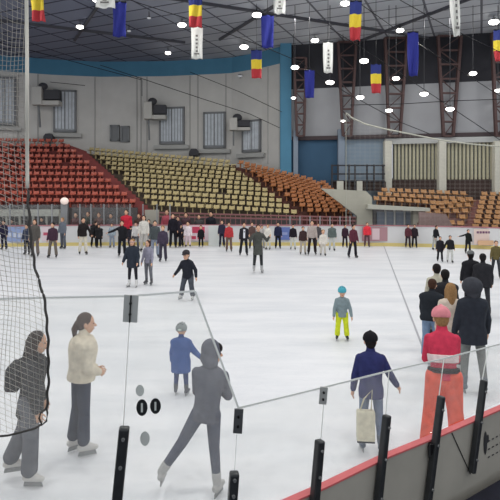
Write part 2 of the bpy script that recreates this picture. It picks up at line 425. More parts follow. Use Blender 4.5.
fy_ = quad((152,210,34),(300,219,34),(84,149.5,42.6),(226,163,40.2))
fo_ = quad((308,217,33.9),(356,217,33.2),(233,163,39.2),(324,187,36.8))
terrace('floor_stand_red', fr_, 11, stepm); terrace('floor_stand_yellow', fy_, 11, stepy); terrace('floor_stand_orange', fo_, 11, stepo)
seats(fr_, 11, .49, me_red, 'red', 'left grandstand', 'red seats of the left grandstand')
seats(fy_, 11, .49, me_yel, 'yellow', 'the middle grandstand', 'yellow seats of the middle grandstand')
seats(fo_, 11, .46, me_or, 'orange', 'the grandstand beside the blue corner', 'orange seats beside the corner')
# aisles (stepped stairs) between the blocks
aislem = mat('aisle_red', (132,70,68), .85, noise=.15, nscale=3)
terrace('floor_aisle_red', quad((138,207,33.9),(152,209,33.9),(60,140,42),(84,149,42.5)), 20, aislem, 1)
terrace('floor_aisle_brown', quad((300,219,33.9),(308,217,33.8),(226,162.5,40.3),(233,163,39.3)), 20, mat('aisle_brown', (88,52,48), .85, noise=.15, nscale=3), 1)
# low walls at stands' feet
fascia = mat('stand_front', (92,88,88), .8, noise=.1); whitef = mat('fascia_white', (190,190,180), .7, noise=.05)
m = MB()
for (x0,x1,y0) in ((-40,138,206),(152,300,216)): 
    a, b = P(x0,y0,33.7), P(x1,y0,33.7); m.box(((a.x+b.x)/2, 33.6, a.z/2-.1), (b.x-a.x, .15, a.z))
struct(m.build('wall_stand_front', fascia))
m = MB(); a, b = P(-20,209.5,31.9), P(60,209.5,31.9); m.box(((a.x+b.x)/2, 31.9, P(0,212.8,31.9).z), (b.x-a.x, .2, .42))
for k in range(7):
    m.box((a.x+(b.x-a.x)*k/6, 31.9, (P(0,212.8,31.9).z)/2), (.12,.12,P(0,212.8,31.9).z))
tag(m.build('bench_canopy', whitef, origin=(a.x, 31.9, 0)), 'long white canopy band over the team bench at left', 'canopy')
m = MB(); a, b = P(-20,205.5,32.4), P(62,205.5,32.4); m.box(((a.x+b.x)/2, 32.9, P(0,207,32.4).z), (b.x-a.x, 1.4, .22)); struct(m.build('trim_9', fascia))

# yellow-block lower pink/red railing band
railm = mat('rail_pink', (150,104,104), .6); pole = mat('pole_grey', (150,152,154), .5)
t = thing('stand_railing', 'long pinkish railing along the foot of middle grandstand', 'railing', P(230,222,32.8)*1)
m = MB()
for y in (213.5, 217): m.bar(P(152,y-1,32.9), P(356,y+4 if y < 215 else y+4,32.9), .09)
m.build('rail', railm, t)
m = MB()
for k in range(40):
    px = 154+k*5.1; a = P(px, 212.5+4*k/40, 32.9); m.bar(a, Vector((a.x, a.y, -.1)), .05)
m.build('baluster', railm, t)

# right stands
fr1 = quad((372,205,34.0),(470,212,34.0),(384,192,35.4),(478,195,35.2))
fr2 = quad((405,231,31.6),(462,238,31.0),(440,207,33.6),(478,200,34.6))
fr3 = quad((470,239,31.0),(560,243,30.6),(482,196,34.8),(560,198,34.4))
terrace('floor_stand_upper', fr1, 3, stepo); terrace('floor_stand_side', fr2, 6, mat('stand_pink', (128,98,94), .85, noise=.2, nscale=2)); terrace('floor_stand_right', fr3, 9, stepo)
seats(fr1, 3, .52, me_or2, 'amber', 'the small stand under the cream columns', 'amber seats under the cream columns')
def sk(u, r): return r < 3 and u < .5
seats(fr2, 6, .52, me_or2, 'amber', 'the slanting stand above the right boards', 'amber seats of the slanting stand', skip=sk)
seats(fr3, 9, .52, me_or2, 'amber', 'the far right stand', 'amber seats of the far right stand')
terrace('floor_aisle_right', quad((462,238,31),(470,239,31),(474,197,34.7),(482,197,34.7)), 14, mat('aisle_pink', (140,98,92), .85, noise=.15, nscale=3), 1)
# pale slab, ramp wall and kiosk under it
slab = mat('pale_slab', (178,176,162), .8, noise=.08, nscale=1)
m = MB()
def prism(m, pts, Y0, Y1, mi=0):
    a = [P(x,y,Y0) for x,y in pts]; b = [Vector((p.x, Y1, p.z)) for p in a]
    n = len(pts); m.add(a+b, [tuple(range(n)), tuple(range(2*n-1, n-1, -1))]+[(i,(i+1)%n,(i+1)%n+n,i+n) for i in range(n)], mi)
prism(m, [(321,188.5),(366,191),(372,197),(373,246),(357,246),(357,216)], 32.7, 32.95)
struct(m.build('wall_ramp', slab))
m = MB(); prism(m, [(368,204.5),(430,208),(430,211.5),(368,209)], 32.2, 32.9)
struct(m.build('trim_10', mat('slab_edge', (196,196,184), .8)))
kioskm = mat('kiosk_wall', (118,116,118), .8)
m = MB(); prism(m, [(373,208),(417,210),(417,247),(373,247)], 33.2, 33.6); struct(m.build('wall_kiosk', kioskm))
pg = mat('kiosk_glass', (132,142,156), .3, spec=.5)
kx = [(377,385),(386.5,394),(396,404),(406,413)]
for i, (a, b) in enumerate(kx):
    m = MB(); prism(m, [(a,211.5),(b,211.8),(b,233),(a,233)], 33.05, 33.15); o = struct(m.build('window_%d' % (11+i), pg))
    m = MB(); prism(m, [(b,210),(b+1.4,210),(b+1.4,234),(b,234)], 32.95, 33.15); m.build('window_frame', mat('kiosk_frame', (206,208,206), .6), o)
m = MB(); prism(m, [(413,208),(419,209),(420,247),(413,247)], 32.6, 33.2); struct(m.build('trim_11', slab))
m = MB(); prism(m, [(419,212),(446,214),(456,232),(456,248),(419,248)], 31.2, 31.3); struct(m.build('wall_side', mat('side_wall_pink', (150,128,124), .85, noise=.1)))
place_seats()
# landing railing
railing = mat('railing_dark', (58,58,62), .6)
t = thing('landing_railing', 'dark railing of the landing in front of pale blue wall', 'railing', P(355,191,36))
m = MB()
for y in (165.5, 174, 181): m.bar(P(331,y,36.2), P(385,y,36), .1)
m.build('rail', railing, t)
m = MB()
for px in (332,338,349,355,367,374,383): m.bar(P(px,164.5,36.1), P(px,191,36.1), .11)
m.build('upright', railing, t)
m = MB(); prism(m, [(331,181.5),(386,181.5),(386,191),(331,190)], 36.3, 36.5); m.build('kick_panel', brownw, t)
m = MB(); prism(m, [(357,181),(362.5,181),(362.5,191),(357,191)], 35.9, 36.05); m.build('post', cream, t); m = MB(); prism(m, [(337,181),(343.5,181),(343.5,190),(337,190)], 35.9, 36.05); m.build('post', cream, t)

# ================================================================== FAR BOARDS
whiteb = mat('board_white', (214,214,214), .5, noise=.04, nscale=1); yel = mat('kick_yellow', (216,198,130), .5); capm = mat('cap_pink', (176,120,126), .5)
t = thing('rink_boards', 'long white rink boards with yellow kick strip on far side', 'rink boards', (FB[5].x, FB[5].y, 0))
def strip(line, z0, z1, dy, th, mt, name, parent):
    m = MB()
    for a, b in zip(line, line[1:]):
        A = a+Vector((0,dy,z0)); B = b+Vector((0,dy,z0)); U = Vector((0,0,z1-z0)); T = Vector((0,th,0))
        m.hexa([A, B, B+T, A+T, A+U, B+U, B+T+U, A+T+U])
    return m.build(name, mt, parent)
strip(FB, 0, 1.18, .0, .1, whiteb, 'board_panel', t)
strip(FB, .0, .2, -.03, .03, yel, 'kick_strip', t)
strip(FB, 1.18, 1.24, -.04, .18, capm, 'cap_rail', t)
def fby(px):
    for a, b in zip(FB, FB[1:]):
        pa, pb = 250+F*a.x/a.y, 250+F*b.x/b.y
        if pa <= px <= pb: return a.y+(b.y-a.y)*(px-pa)/(pb-pa)
    return 30
def advert(px0, px1, z0, z1, rgb, marks=(), mrgb=(190,60,80), lab=None):
    Y = fby((px0+px1)/2)-.06; m = MB()
    a = (px0-250)/F*Y; b = (px1-250)/F*Y
    m.box(((a+b)/2, Y, (z0+z1)/2), (b-a, .03, z1-z0), 0)
    for (u0, u1, v0, v1) in marks:
        m.box((a+(b-a)*(u0+u1)/2, Y-.02, z0+(z1-z0)*(v0+v1)/2), ((b-a)*(u1-u0), .02, (z1-z0)*(v1-v0)), 1)
    o = m.build('advert', [mat('ad_%d_%d_%d' % rgb, rgb, .5), mat('ad_%d_%d_%d' % mrgb, mrgb, .5)], t)
    if lab: o['label'] = lab
advert(6, 25, .3, 1.15, (150,166,204), ((.1,.3,.3,.6),(.4,.55,.3,.6),(.65,.9,.3,.6)), (200,206,220), 'pale blue advert panel')
advert(42, 50, .3, 1.15, (222,206,210), ((.2,.8,.4,.6),), (190,90,110))
advert(183, 212, .3, 1.2, (232,214,220), ((.32,.75,.5,.92),(.06,.2,.5,.8),(.3,.45,.1,.3),(.5,.75,.1,.3)), (206,76,104), 'white advert panel with pink lettering')
advert(277, 290, .35, 1.1, (104,122,180), ((.2,.8,.4,.6),), (150,160,200), 'blue advert panel')
advert(362, 391, .3, 1.12, (176,136,142), ((.35,.6,.1,.9),), (222,200,204), 'dusty pink advert panel')
advert(474, 500, .28, 1.12, (226,204,194), tuple((.1+.11*k,.18+.11*k,.72,.86) for k in range(7)), (120,84,110), 'pale advert panel with a row of dark lettering')
advert(478, 505, .24, .5, (216,176,140))
# far glass screen posts
scr = thing('glass_screen', 'tall thin glass screen posts standing on far boards', 'screen', (FB[3].x, FB[3].y+.06, 1.2))
m = MB()
pxl = [-20,-5,10,24,38,52,80,91,104,117,130,143,157,170,290,300,310,320,330,340,350]
for px in pxl:
    Y = fby(px)+.06; x = (px-250)/F*Y; z1 = 3.3-(204-190)*Y/F if px < 180 else 1.2+.55
    m = MB(); m.box((x, Y, (1.24+z1)/2), (.06,.06,z1-1.24)); m.build('screen_post', pole, scr)
m = MB(); 
for a, b in ((-20,58),(72,132)):
    A = P(a,0,fby(a)+.06); B = P(b,0,fby(b)+.06)
    q = [Vector((A.x,A.y-.01,1.24)),Vector((B.x,B.y-.01,1.24)),Vector((B.x,B.y+.01,1.24)),Vector((A.x,A.y+.01,1.24))]
    m.hexa(q+[v+Vector((0,0,1.2)) for v in q])
farglass = glass_material('far_glass', .1, (.97,.98,.98)); m.build('pane', farglass, scr)
# post with lamp at the bench end
t2 = thing('lamp_post', 'pale grey post topped with round lamp beside bench canopy', 'post', P(64,246,31.6)*1)
m = MB(); a = P(64.5,203,31.6); m.bar(Vector((a.x,a.y,-.1)), a, .4, .2); m.build('post', pole, t2)
m = MB(); m.ell(P(64.5,201,31.4), (.26,.2,.22)); m.build('lamp_head', mat('lamp_glass', (235,215,205), .4, emit=.4), t2, smooth=True)
# grey sign panel standing behind the boards
m = MB(); a = P(152,209,31.7); b = P(152,246,31.7)
m.box((a.x, 31.7, (a.z-.1)/2), (14/F*31.7, .12, a.z)); tag(m.build('sign_panel', mat('panel_grey', (172,170,158), .7), origin=(a.x,31.7,0)), 'pale grey upright panel behind far boards beside red puffer jacket', 'panel')
m = MB(); a = P(215,225,30.5); m.box((a.x, 30.55, .62), (13/F*30.5, .1, 1.2)); tag(m.build('gate_panel', mat('gate_white', (216,220,216), .6), origin=(a.x,30.55,0)), 'plain off-white gate panel right of pink lettered advert', 'panel')

# ================================================================== NEAR BOARDS
bo = mat('near_board_grey', (172,168,158), .6, noise=.07, nscale=3); redcap = mat('cap_red', (206,104,106), .5, noise=.08)
t = thing('rink_boards', 'grey near rink boards with red cap rail and black posts', 'rink boards', (.5, 3.74, .5))
def offs(line, d):
    out = []
    for i, p in enumerate(line):
        q = (line[min(i+1, len(line)-1)]-line[max(i-1, 0)]).normalized(); out.append(p+Vector((q.y, -q.x, 0))*d)
    return out
def wallstrip(line, d0, d1, z0, z1, mt, name, parent):
    A = offs(line, d0); B = offs(line, d1); m = MB()
    for i in range(len(line)-1):
        m.hexa([v+Vector((0,0,z)) for z in (z0, z1) for v in (B[i], B[i+1], A[i+1], A[i])])
    return m.build(name, mt, parent)
wallstrip(NB, 0, .03, .0, 1.165, bo, 'board_panel', t)
wallstrip(NB, -.028, -.0, .0, 1.165, whiteb, 'board_lining', t)
wallstrip(NB, -.03, .036, 1.166, 1.18, redcap, 'cap_rail', t)
def on_board(px, py, d=.034):   # point on the outer face of the near board seen at px,py
    L = offs(NB, d)
    for A, B in zip(L, L[1:]):
        k = (px-250)/F; den = (B.x-A.x)-k*(B.y-A.y)
        if abs(den) < 1e-9: continue
        s = (k*A.y-A.x)/den
        if 0 <= s <= 1:
            q = A.lerp(B, s); q.z = H0+(HZ-py)/F*q.y; return q
postm = mat('post_black', (44,46,48), .35, noise=.2, nscale=20, spec=.5); steelm = mat('clip_steel', (150,152,152), .35, metal=.6); blk = mat('black_bolt', (20,20,22), .4)
posts = [((124.5,427),(116,512),3.2,.074),((234.5,472),(231,520),3.32,.07),((320,440),(313,520),3.74,.067),((387,415),(377,512),4.16,.062),((441.5,396),(427.5,505),4.54,.06),((484,380),(472,473),4.93,.058)]
for (tx, ty), (bx, by), Y, w in posts:
    a = on_board(tx, ty, .07); b = on_board(bx, by, .07)
    ob = (on_board(tx+3, ty, .07)-on_board(tx-3, ty, .07)); ob.z = 0; ob.normalize()
    m = MB(); m.bar(b, a, w*.85, .06, up=Vector((ob.y,-ob.x,0))); o = m.build('support_post', postm, t, bevel=.012)
    N = Vector((ob.y,-ob.x,0))
    for k in (.12, .45, .85):
        c = a.lerp(b, k); m = MB(); m.cone(c+N*.028, c+N*.042, .012, .010, 8, False); m.build('bolt', steelm, o)
# latch, seam and mark on board
c = P(431,448,4.4); m = MB(); m.box(c, (.04,.06,.09)); m.cone(c+Vector((-.02,-.02,.03)), c+Vector((-.03,-.05,-.05)), .012, .012, 8); m.build('latch', blk, t, bevel=.006)
m = MB(); m.bar(on_board(452,433), on_board(470.5,474), .006, .006); m.build('panel_seam', blk, t)
m = MB(); q = on_board(485.5,443); X = Vector((.82,.57,0)).normalized(); N = Vector((X.y,-X.x,0))
M = Matrix((X, N, Vector((0,0,1)))).transposed()
m.ell(q, (.03,.004,.11), M, 16, 6)
m.ell(q+X*.04+Vector((0,0,.03)), (.02,.004,.04), M, 12, 6)
for r in range(3):
    for k in range(4):
        m.ell(on_board(489+k*4, 441+r*8-k*2.2), (.022,.004,.007), M, 8, 4)
m.build('printed_emblem', mat('print_dark', (58,58,60), .6), t)

# glass panes
ng = glass_material('near_glass', .062, (.985,.99,.985)); edge = mat('glass_edge', (238,240,236), .3); nbt = t
tops = {5:None}
mull = [(-60,300,3.28),(131,296,3.2),(238.5,408,3.32),(325,387,3.74),(389,371,4.16),(444,358.5,4.54),(488.5,347,4.93),(524,338,5.33)]
botpx = [(-72,560),(118,520),(231.5,520),(316,500),(379.5,498),(429,470),(474.5,420),(512,402)]
panes = [('tall glass pane behind the net at left, holding the steel clip','',0),
         ('tall glass pane with slanted right edge and black oval stickers','',1),
         ('low glass pane left of the first bare steel clip','',2),
         ('low glass pane in front of navy jumper skater','',3),
         ('low glass pane in front of orange-trousered skater','',4),
         ('low glass pane in front of the dark hooded skater','',5),
         ('low glass pane cut off by right picture edge','',6)]
paneobj = []
for lab, _, i in panes:
    (x0,y0,Y0),(x1,y1,Y1) = mull[i], mull[i+1]
    a = P(x0,y0,Y0); b = P(x1,y1,Y1); (bx0,by0),(bx1,by1) = botpx[i], botpx[i+1]
    a2 = P(bx0,by0,Y0); b2 = P(bx1,by1,Y1)
    def atz(top, bot, z): return bot.lerp(top, (z-bot.z)/(top.z-bot.z))
    a2 = atz(a, a2, 1.19); b2 = atz(b, b2, 1.19)
    poly = [a2, b2, b, a]
    if i == 1: 
        k = (195-131)/(238.5-131); Yk = Y0+(Y1-Y0)*k; poly = [a2, b2, b, P(195,291,Yk), a]
    dr = (b-a); dr.z = 0; dr.normalize(); N = Vector((dr.y, -dr.x, 0))*.006
    ins = [p+(sum(poly, Vector())/len(poly)-p)*.004 for p in poly]
    m = MB(); n = len(poly)
    m.add([p+N for p in ins]+[p-N for p in ins], [tuple(range(n)), tuple(range(2*n-1, n-1, -1))]+[(j,(j+1)%n,(j+1)%n+n,j+n) for j in range(n)])
    t = m.build('glass_pane', ng, nbt)
    m = MB()
    for p, q in zip(poly[1:], poly[2:]+poly[:1]):
        if (p-q).length > .01 and not (q is a2): m.bar(p, q, .0028 if i < 2 else .004, .013)
    m.build('glass_edge', edge, t); paneobj.append(t)
    if i < 6:
        cx, cy0, cy1, wpx, Yc = [(131.5,295,322,14,3.2),(239,409,433,9,3.32),(324,387,404,7.5,3.74),(0,0,0,0,0),(0,0,0,0,0),(0,0,0,0,0)][i]
        if wpx:
            c0 = P(cx,cy0,Yc-.03); c1 = P(cx-1.5,cy1,Yc-.03)
            m = MB(); m.bar(c0, c1, wpx/F*Yc, .015)
            for k in (.3, .7):
                c = c0.lerp(c1, k); m.cone(c+Vector((0,-.008,0)), c+Vector((0,-.02,0)), .009, .008, 8, False, mi=1)
            if i == 0: m.bar(c0+Vector((0,-.01,.0)), c1+Vector((0,-.01,0)), .008, .012, mi=1)
            m.build('clip', [mat('clip_pale', (176,178,176), .4, metal=.2) if i != 1 else mat('clip_dark', (84,86,88), .4, metal=.2), blk], t)
# stickers on the tall pane
sb = mat('sticker_black', (34,36,38), .5); sg = mat('sticker_pale', (206,210,206), .6)
p1 = paneobj[1]
def sticker(px, py, rw, rh, mt, lab, ring=True):
    k = (px-131)/(238.5-131); Y = 3.2+.12*k-.012; c = P(px,py,Y); n = 28; m = MB()
    sx, sz = rw/F*Y, rh/F*Y
    vs = [c+Vector((sx*math.cos(2*math.pi*j/n), 0, sz*math.sin(2*math.pi*j/n))) for j in range(n)]
    m.rings([vs, [v-Vector((0,.002,0)) for v in vs]])
    if ring:
        m.box(c+Vector((0,-.0035,0)), (sx*.35,.001,sz*1.1), 1)
    o = m.build('sticker', [mt, sg], p1); o['label'] = lab
sticker(142,407.5,5.6,8.3,sb,'black oval sticker'); sticker(155.5,406,5.4,7.8,sb,'black oval sticker')
sticker(140,390.5,4.2,5.8,sg,'pale oval sticker', False); sticker(145,438.5,4.8,7.2,sg,'pale oval sticker', False)

# ================================================================== HANGING NET at left
netm = mat('net_cord', (176,172,164), .8); ropem = mat('net_rope', (72,70,68), .8); pale_rope = mat('edge_tape', (220,216,204), .8)
NY = 2.9
t = thing('safety_net', 'hanging safety net with dark edge rope at left picture edge', 'net', P(10,437,NY))
def redge(y):   # right edge of the net
    pts = [(-60,26),(0,26.5),(60,27),(130,27),(200,27.5),(240,30.5),(270,35),(290,41.5),(305,45),(340,47.5),(380,48),(405,46.5),(437,40)]
    for (a, xa), (b, xb) in zip(pts, pts[1:]):
        if y <= b: return xa+(xb-xa)*(y-a)/(b-a)
    return 40
def NP(px, py): return P(px, py, NY+.05*math.sin(px*.12+py*.02)+.03*math.sin(py*.05))
m = MB()
def bot(x): return 436-x*.25
y = -60
while y < 470:      # cords running across
    pts = []
    for i in range(40):
        x = -60+i*3; yy = y+.28*x+3.5*math.sin(x*.07+y*.03)*(1.6 if y < 140 else .7)
        if x < redge(yy) and yy < bot(x): pts.append(NP(x, yy))
    if len(pts) > 1: m.tube(pts, .0013, 3)
    y += 5.2
x0 = -60
while x0 < 60:      # cords running down
    pts = []
    for i in range(130):
        yy = -60+i*4; x = x0+2.5*math.sin(yy*.03+x0*.1)+(12 if yy > 305 else max(0, (yy-200)*.115))
        if x < redge(yy) and yy < bot(x): pts.append(NP(x, yy))
        else:
            if len(pts) > 1: m.tube(pts, .0013, 3)
            pts = []
    if len(pts) > 1: m.tube(pts, .0013, 3)
    x0 += 5.0
t_net = m.build('net_mesh', netm, t); t_net['kind'] = 'stuff'
m = MB(); m.tube([NP(redge(y), y) for y in range(-60, 196, 8)], .011, 6); m.build('edge_tape', pale_rope, t, smooth=True)
for px in (26, -58):
    a = NP(px,-60); m = MB(); m.tube([a, Vector((a.x, a.y, 14.0))], .01, 5); m.build('suspension_cord', ropem, t)
m = MB(); m.tube([NP(redge(y)+.5+.6*math.sin(y*.3), y) for y in range(190, 412, 3)], .0078, 6); 
m.tube([NP(46.5,409), NP(41,412), NP(39,418), NP(42,425), NP(46.5,421), NP(47.5,413), NP(46.5,408)], .006, 6)
m.tube([NP(42,424), NP(35,428.5), NP(22,432), NP(8,435.5), NP(-10,437), NP(-50,439)], .006, 6)
m.build('edge_rope', ropem, t, smooth=True)

# far net rope on the right
m = MB(); pts = [P(346,113,30.4),P(352,118,30.4),P(365,124,30.4),P(385,129,30.4),(P(410,134,30.2)),P(440,140,30),P(470,144,29.6),P(500,146.5,29),P(540,148,28)]
t = thing('far_net', 'pale high net with sagging top rope beyond the right boards', 'net', P(346,226,30.4))
m.tube(pts, .045, 5); m.tube([P(346,113,30.4), P(346,226,30.4)], .02, 5); m.build('top_rope', mat('rope_pale', (176,176,164), .8), t)
m = MB()
def ry(px):
    T = [(346,113),(352,118),(365,124),(385,129),(410,134),(440,140),(470,144),(500,146.5),(540,148)]
    for (a, ya), (b, yb) in zip(T, T[1:]):
        if px <= b: return ya+(yb-ya)*(px-a)/(b-a)
for px in range(350, 540, 5):
    m.tube([P(px,ry(px),30.3), P(px,226,30.3)], .004, 3)
for y in range(120, 226, 4):
    x0 = next((x for x in range(346,540) if ry(x) > y), 540) if False else 346
    xe = max([x for x in range(346,540) if ry(x) < y])
    m.tube([P(346,y,30.3), P(xe,y,30.3)], .004, 3)
o = m.build('net_mesh', netm, t); o['kind'] = 'stuff'

# ================================================================== FLAGS
fb_, fy, frd = mat('flag_blue', (50,60,124), .8), mat('flag_yellow', (226,200,62), .8), mat('flag_red', (184,60,66), .8)
eub = mat('banner_blue', (46,52,136), .8); wht = mat('banner_white', (232,232,226), .8); mark = mat('banner_mark', (110,108,106), .8)
def hang(px, y0, y1, wpx, kind, lab, group, tilt=0, Y=None):
    hpx = y1-y0; Y = Y or F*1.6/hpx; m = MB(); nx, nz = 6, 12
    w = wpx/F*Y; top = P(px,y0,Y); h = hpx/F*Y
    g = []
    for i in range(nz+1):
        row = []
        for j in range(nx+1):
            u = j/nx-.5; v = i/nz
            row.append(top+Vector((u*w*(1-.12*v)+tilt*v, .09*math.sin(j*1.5+i*.35)*(.3+v), -v*h-(.05*h if kind == 'tri' else 0)*abs(u)*v)))
        g.append(row)
    W = nx+1; fl = [(i*W+j, i*W+j+1, (i+1)*W+j+1, (i+1)*W+j) for i in range(nz) for j in range(nx)]
    m.add([p for row in g for p in row], fl)
    m.mi = [(min(2, int(3*(k//nx)/nz)) if kind == 'tri' else 0) for k in range(len(fl))]
    t = thing({'tri':'flag','eu':'banner','white':'banner'}[kind], lab, {'tri':'flag','eu':'banner','white':'banner'}[kind], top, group)
    o = m.build('cloth', {'tri':[fb_,fy,frd],'eu':[eub],'white':[wht]}[kind], t, smooth=True)
    sd = o.modifiers.new('thick', 'SOLIDIFY'); sd.thickness = .01
    if kind == 'white':
        m = MB()
        for k in range(5): 
            v = .3+.12*k; m.box(top+Vector((tilt*v, -.14, -v*h)), (w*.18, .01, h*.06))
        m.box(top+Vector((tilt*.8, -.15, -.86*h)), (w*.4, .01, h*.05)); m.build('lettering', mark, t)
    m = MB(); m.tube([top+Vector((-w/2,0,0)), top+Vector((w/2,0,0))], .03, 6); m.build('rod', blk, t)
    if top.z < 13.9:
        m = MB(); m.tube([top, Vector((top.x, top.y, 13.95))], .012, 4); m.build('cord', blk, t)
hang(36,-12,21,14,'tri','blue yellow red flag hanging at top left beside the net','tricolour flags',.15)
hang(195.5,-6,27,14,'tri','blue yellow red flag hanging directly above a white banner','tricolour flags')
hang(256.5,50,78,11,'tri','blue yellow red flag hanging in front of the curved blue band','tricolour flags')
hang(356,1,40,12,'tri','blue yellow red flag hanging beside ceiling lamp, top right of centre','tricolour flags',-.05)
hang(376,64,93,10.5,'tri','small blue yellow red flag between two lattice columns','tricolour flags')
hang(499,30,61,11,'tri','blue yellow red flag cut by the right picture edge','tricolour flags')
hang(119.5,2,37,14,'eu','blue banner beside the white banner at top left','blue banners')
hang(267.5,15,48,13,'eu','blue banner hanging above the corner end of the blue band','blue banners')
hang(309.5,70,98,10,'eu','small low blue banner right of blue corner pillar','blue banners')
hang(413,32,76,11,'eu','long blue banner in front of dark cladding at right','blue banners', Y=22)
hang(105.5,-24,8,21,'white','white banner cut by the top edge at upper left','white banners', Y=22)
hang(197,27,59,12,'white','white banner hanging under a tricolour flag','white banners')
hang(279.5,-18,14,13,'white','white banner cut by top edge above the blue banner','white banners')
hang(328,42,73,10,'white','white banner in front of the dark cladding left of a tricolour flag','white banners')
hang(453.5,-14,36,9,'white','long narrow white banner above the lattice column at right','white banners', .1, Y=18)

# ================================================================== LAMPS
lampm = mat('lamp_lit', (255,252,245), .5, emit=9); dimm = mat('lamp_dim', (190,192,196), .4, emit=.25); housing = mat('lamp_housing', (52,52,56), .6)
LP = [(80,27,4.2,1,'ceiling lamp above the curved band at upper left'),(182,25,5,1,'ceiling lamp left of the tricolour flag above white banner'),(168,53,3.4,1,'ceiling lamp close to the blue band, left of white banner'),
 (257,15,5.6,1,'large ceiling lamp left of the top blue banner'),(244,47,5,1,'ceiling lamp beside flag hanging before the blue band'),(240,76,3.2,0,'unlit round lamp on the curved grey wall'),
 (315,40.5,4.6,1,'lamp left of white banner in front of dark cladding'),(295,67.5,4.6,1,'hanging lamp right of the blue corner pillar top'),(330,82.5,4.8,1,'hanging lamp below the white banner'),
 (364,61,5.4,1,'hanging lamp above small flag between lattice columns'),(345,3.5,5.4,1,'ceiling lamp touching top edge beside a tricolour flag'),(400,30.5,4.6,1,'lamp left of long blue banner'),
 (396,78.5,4.4,1,'hanging lamp right of the small flag'),(360,97.5,4.6,1,'hanging lamp under the small flag, on grey cladding'),(389,110.5,4,1,'hanging lamp low on the third lattice column'),
 (293.5,98,2.6,1,'small lamp beside the blue corner pillar'),(343,121,2.4,1,'small lamp low on the second lattice column'),(424,94,4.8,1,'hanging lamp on grey cladding between lattice columns'),
 (450,109,4.8,1,'hanging lamp low on the lattice column at right'),(444.5,55,4.6,1,'hanging lamp high on the lattice column at right'),(473,73.5,4.4,1,'hanging lamp on dark cladding at right'),
 (498,90.5,3.6,1,'hanging lamp at the right edge below the flag'),(494,22,6,1,'large bright ceiling lamp near the top right corner'),(97,0,5,1,'ceiling lamp cut by top edge beside the white banner'),
 (149,18,2.6,0,'unlit small ceiling lamp at upper left'),(129,31,2.4,0,'unlit small lamp beside the blue banner')]
for px, py, r, lit, lab in LP:
    if py < 60 and px < 480 or py < 25:
        Y = F*(13.55-H0)/(HZ-py)
    else: Y = 30
    if px == 240: Y = 41
    if px in (293.5, 343): Y = 35.5
    c = P(px,py,Y); rr = r*.85/F*Y
    t = thing('ceiling_lamp', lab, 'lamp', c, 'ceiling lamps of the hall')
    m = MB(); m.ell(c, (rr, rr*.8, rr*.5), n=16, m=8); m.build('diffuser', lampm if lit else dimm, t, smooth=True)
    m = MB(); m.cone(c+Vector((0,0,rr*.3)), c+Vector((0,0,rr*.75)), rr*.95, rr*.3, 12, False); 
    if c.z < 13.8 and px != 240: m.tube([c+Vector((0,0,rr*.5)), Vector((c.x,c.y,13.95))], .02, 4)
    if px == 240: m.bar(c, c+Vector((0,1.0,0)), .1)
    m.build('housing', housing, t)
def area(loc, power, size=1.2):
    l = bpy.data.lights.new('hall_light', 'AREA'); l.shape = 'DISK'; l.size = size; l.energy = power; l.color = (1,.985,.96)
    o = bpy.data.objects.new('hall_light', l); COL.objects.link(o); o.location = loc; return o
for X in (-21,-13,-5,3,11,19):
    for Yy in (-6, 3, 10, 17, 24, 30):  # first row, behind the camera, is added to brighten the outer board face
        area((X, Yy, 13.2), 190)

# ================================================================== CABLES
def cable(pts, Y, lab, r=.022):
    q = [P(x,y,Y if not isinstance(Y, tuple) else Y[0]+(Y[1]-Y[0])*i/(len(pts)-1)) for i, (x,y) in enumerate(pts)]
    # resample smooth
    out = []
    for a, b in zip(q, q[1:]):
        for k in range(6): out.append(a.lerp(b, k/6))
    out.append(q[-1]); m = MB(); m.tube(out, r, 4)
    tag(m.build('cable', blk, origin=q[0]), lab, 'cable', 'cables strung across the hall')
cable([(100,65),(143,79),(200,98),(250,114),(280,128)], (34,37.5), 'thin black cable sloping across the grey curved wall')
cable([(-10,40),(60,58),(142,80)], (34,34), 'thin black cable in front of blue band at left')
cable([(190,72),(240,92),(282,112)], (37,37.5), 'thin black cable sloping down beside the blue corner pillar')
cable([(130,0),(185,18),(262,46),(300,62)], (27,32), 'thin black cable across the dark ceiling left of centre')
cable([(300,62),(345,92),(400,122),(430,134)], (33,34), 'thin black cable sloping past the second lattice column')
cable([(355,0),(400,32),(450,64),(500,96)], (26,31), 'thin black cable sloping down right from upper middle')
cable([(330,28),(380,60),(440,100),(500,140)], (30,32), 'thin black cable crossing the lamps at right')
cable([(400,0),(450,28),(500,52)], (22,26), 'thin black cable near the top right lamp')
cable([(350,105),(400,104),(450,101),(505,99)], (33.5,33), 'thin black level cable on the grey cladding')
cable([(50,82),(85,85.5)], (41,41), 'short black wire on the wall above heater unit')
cable([(142,80),(142,96)], (40,40), 'short black wire hanging on curved wall')

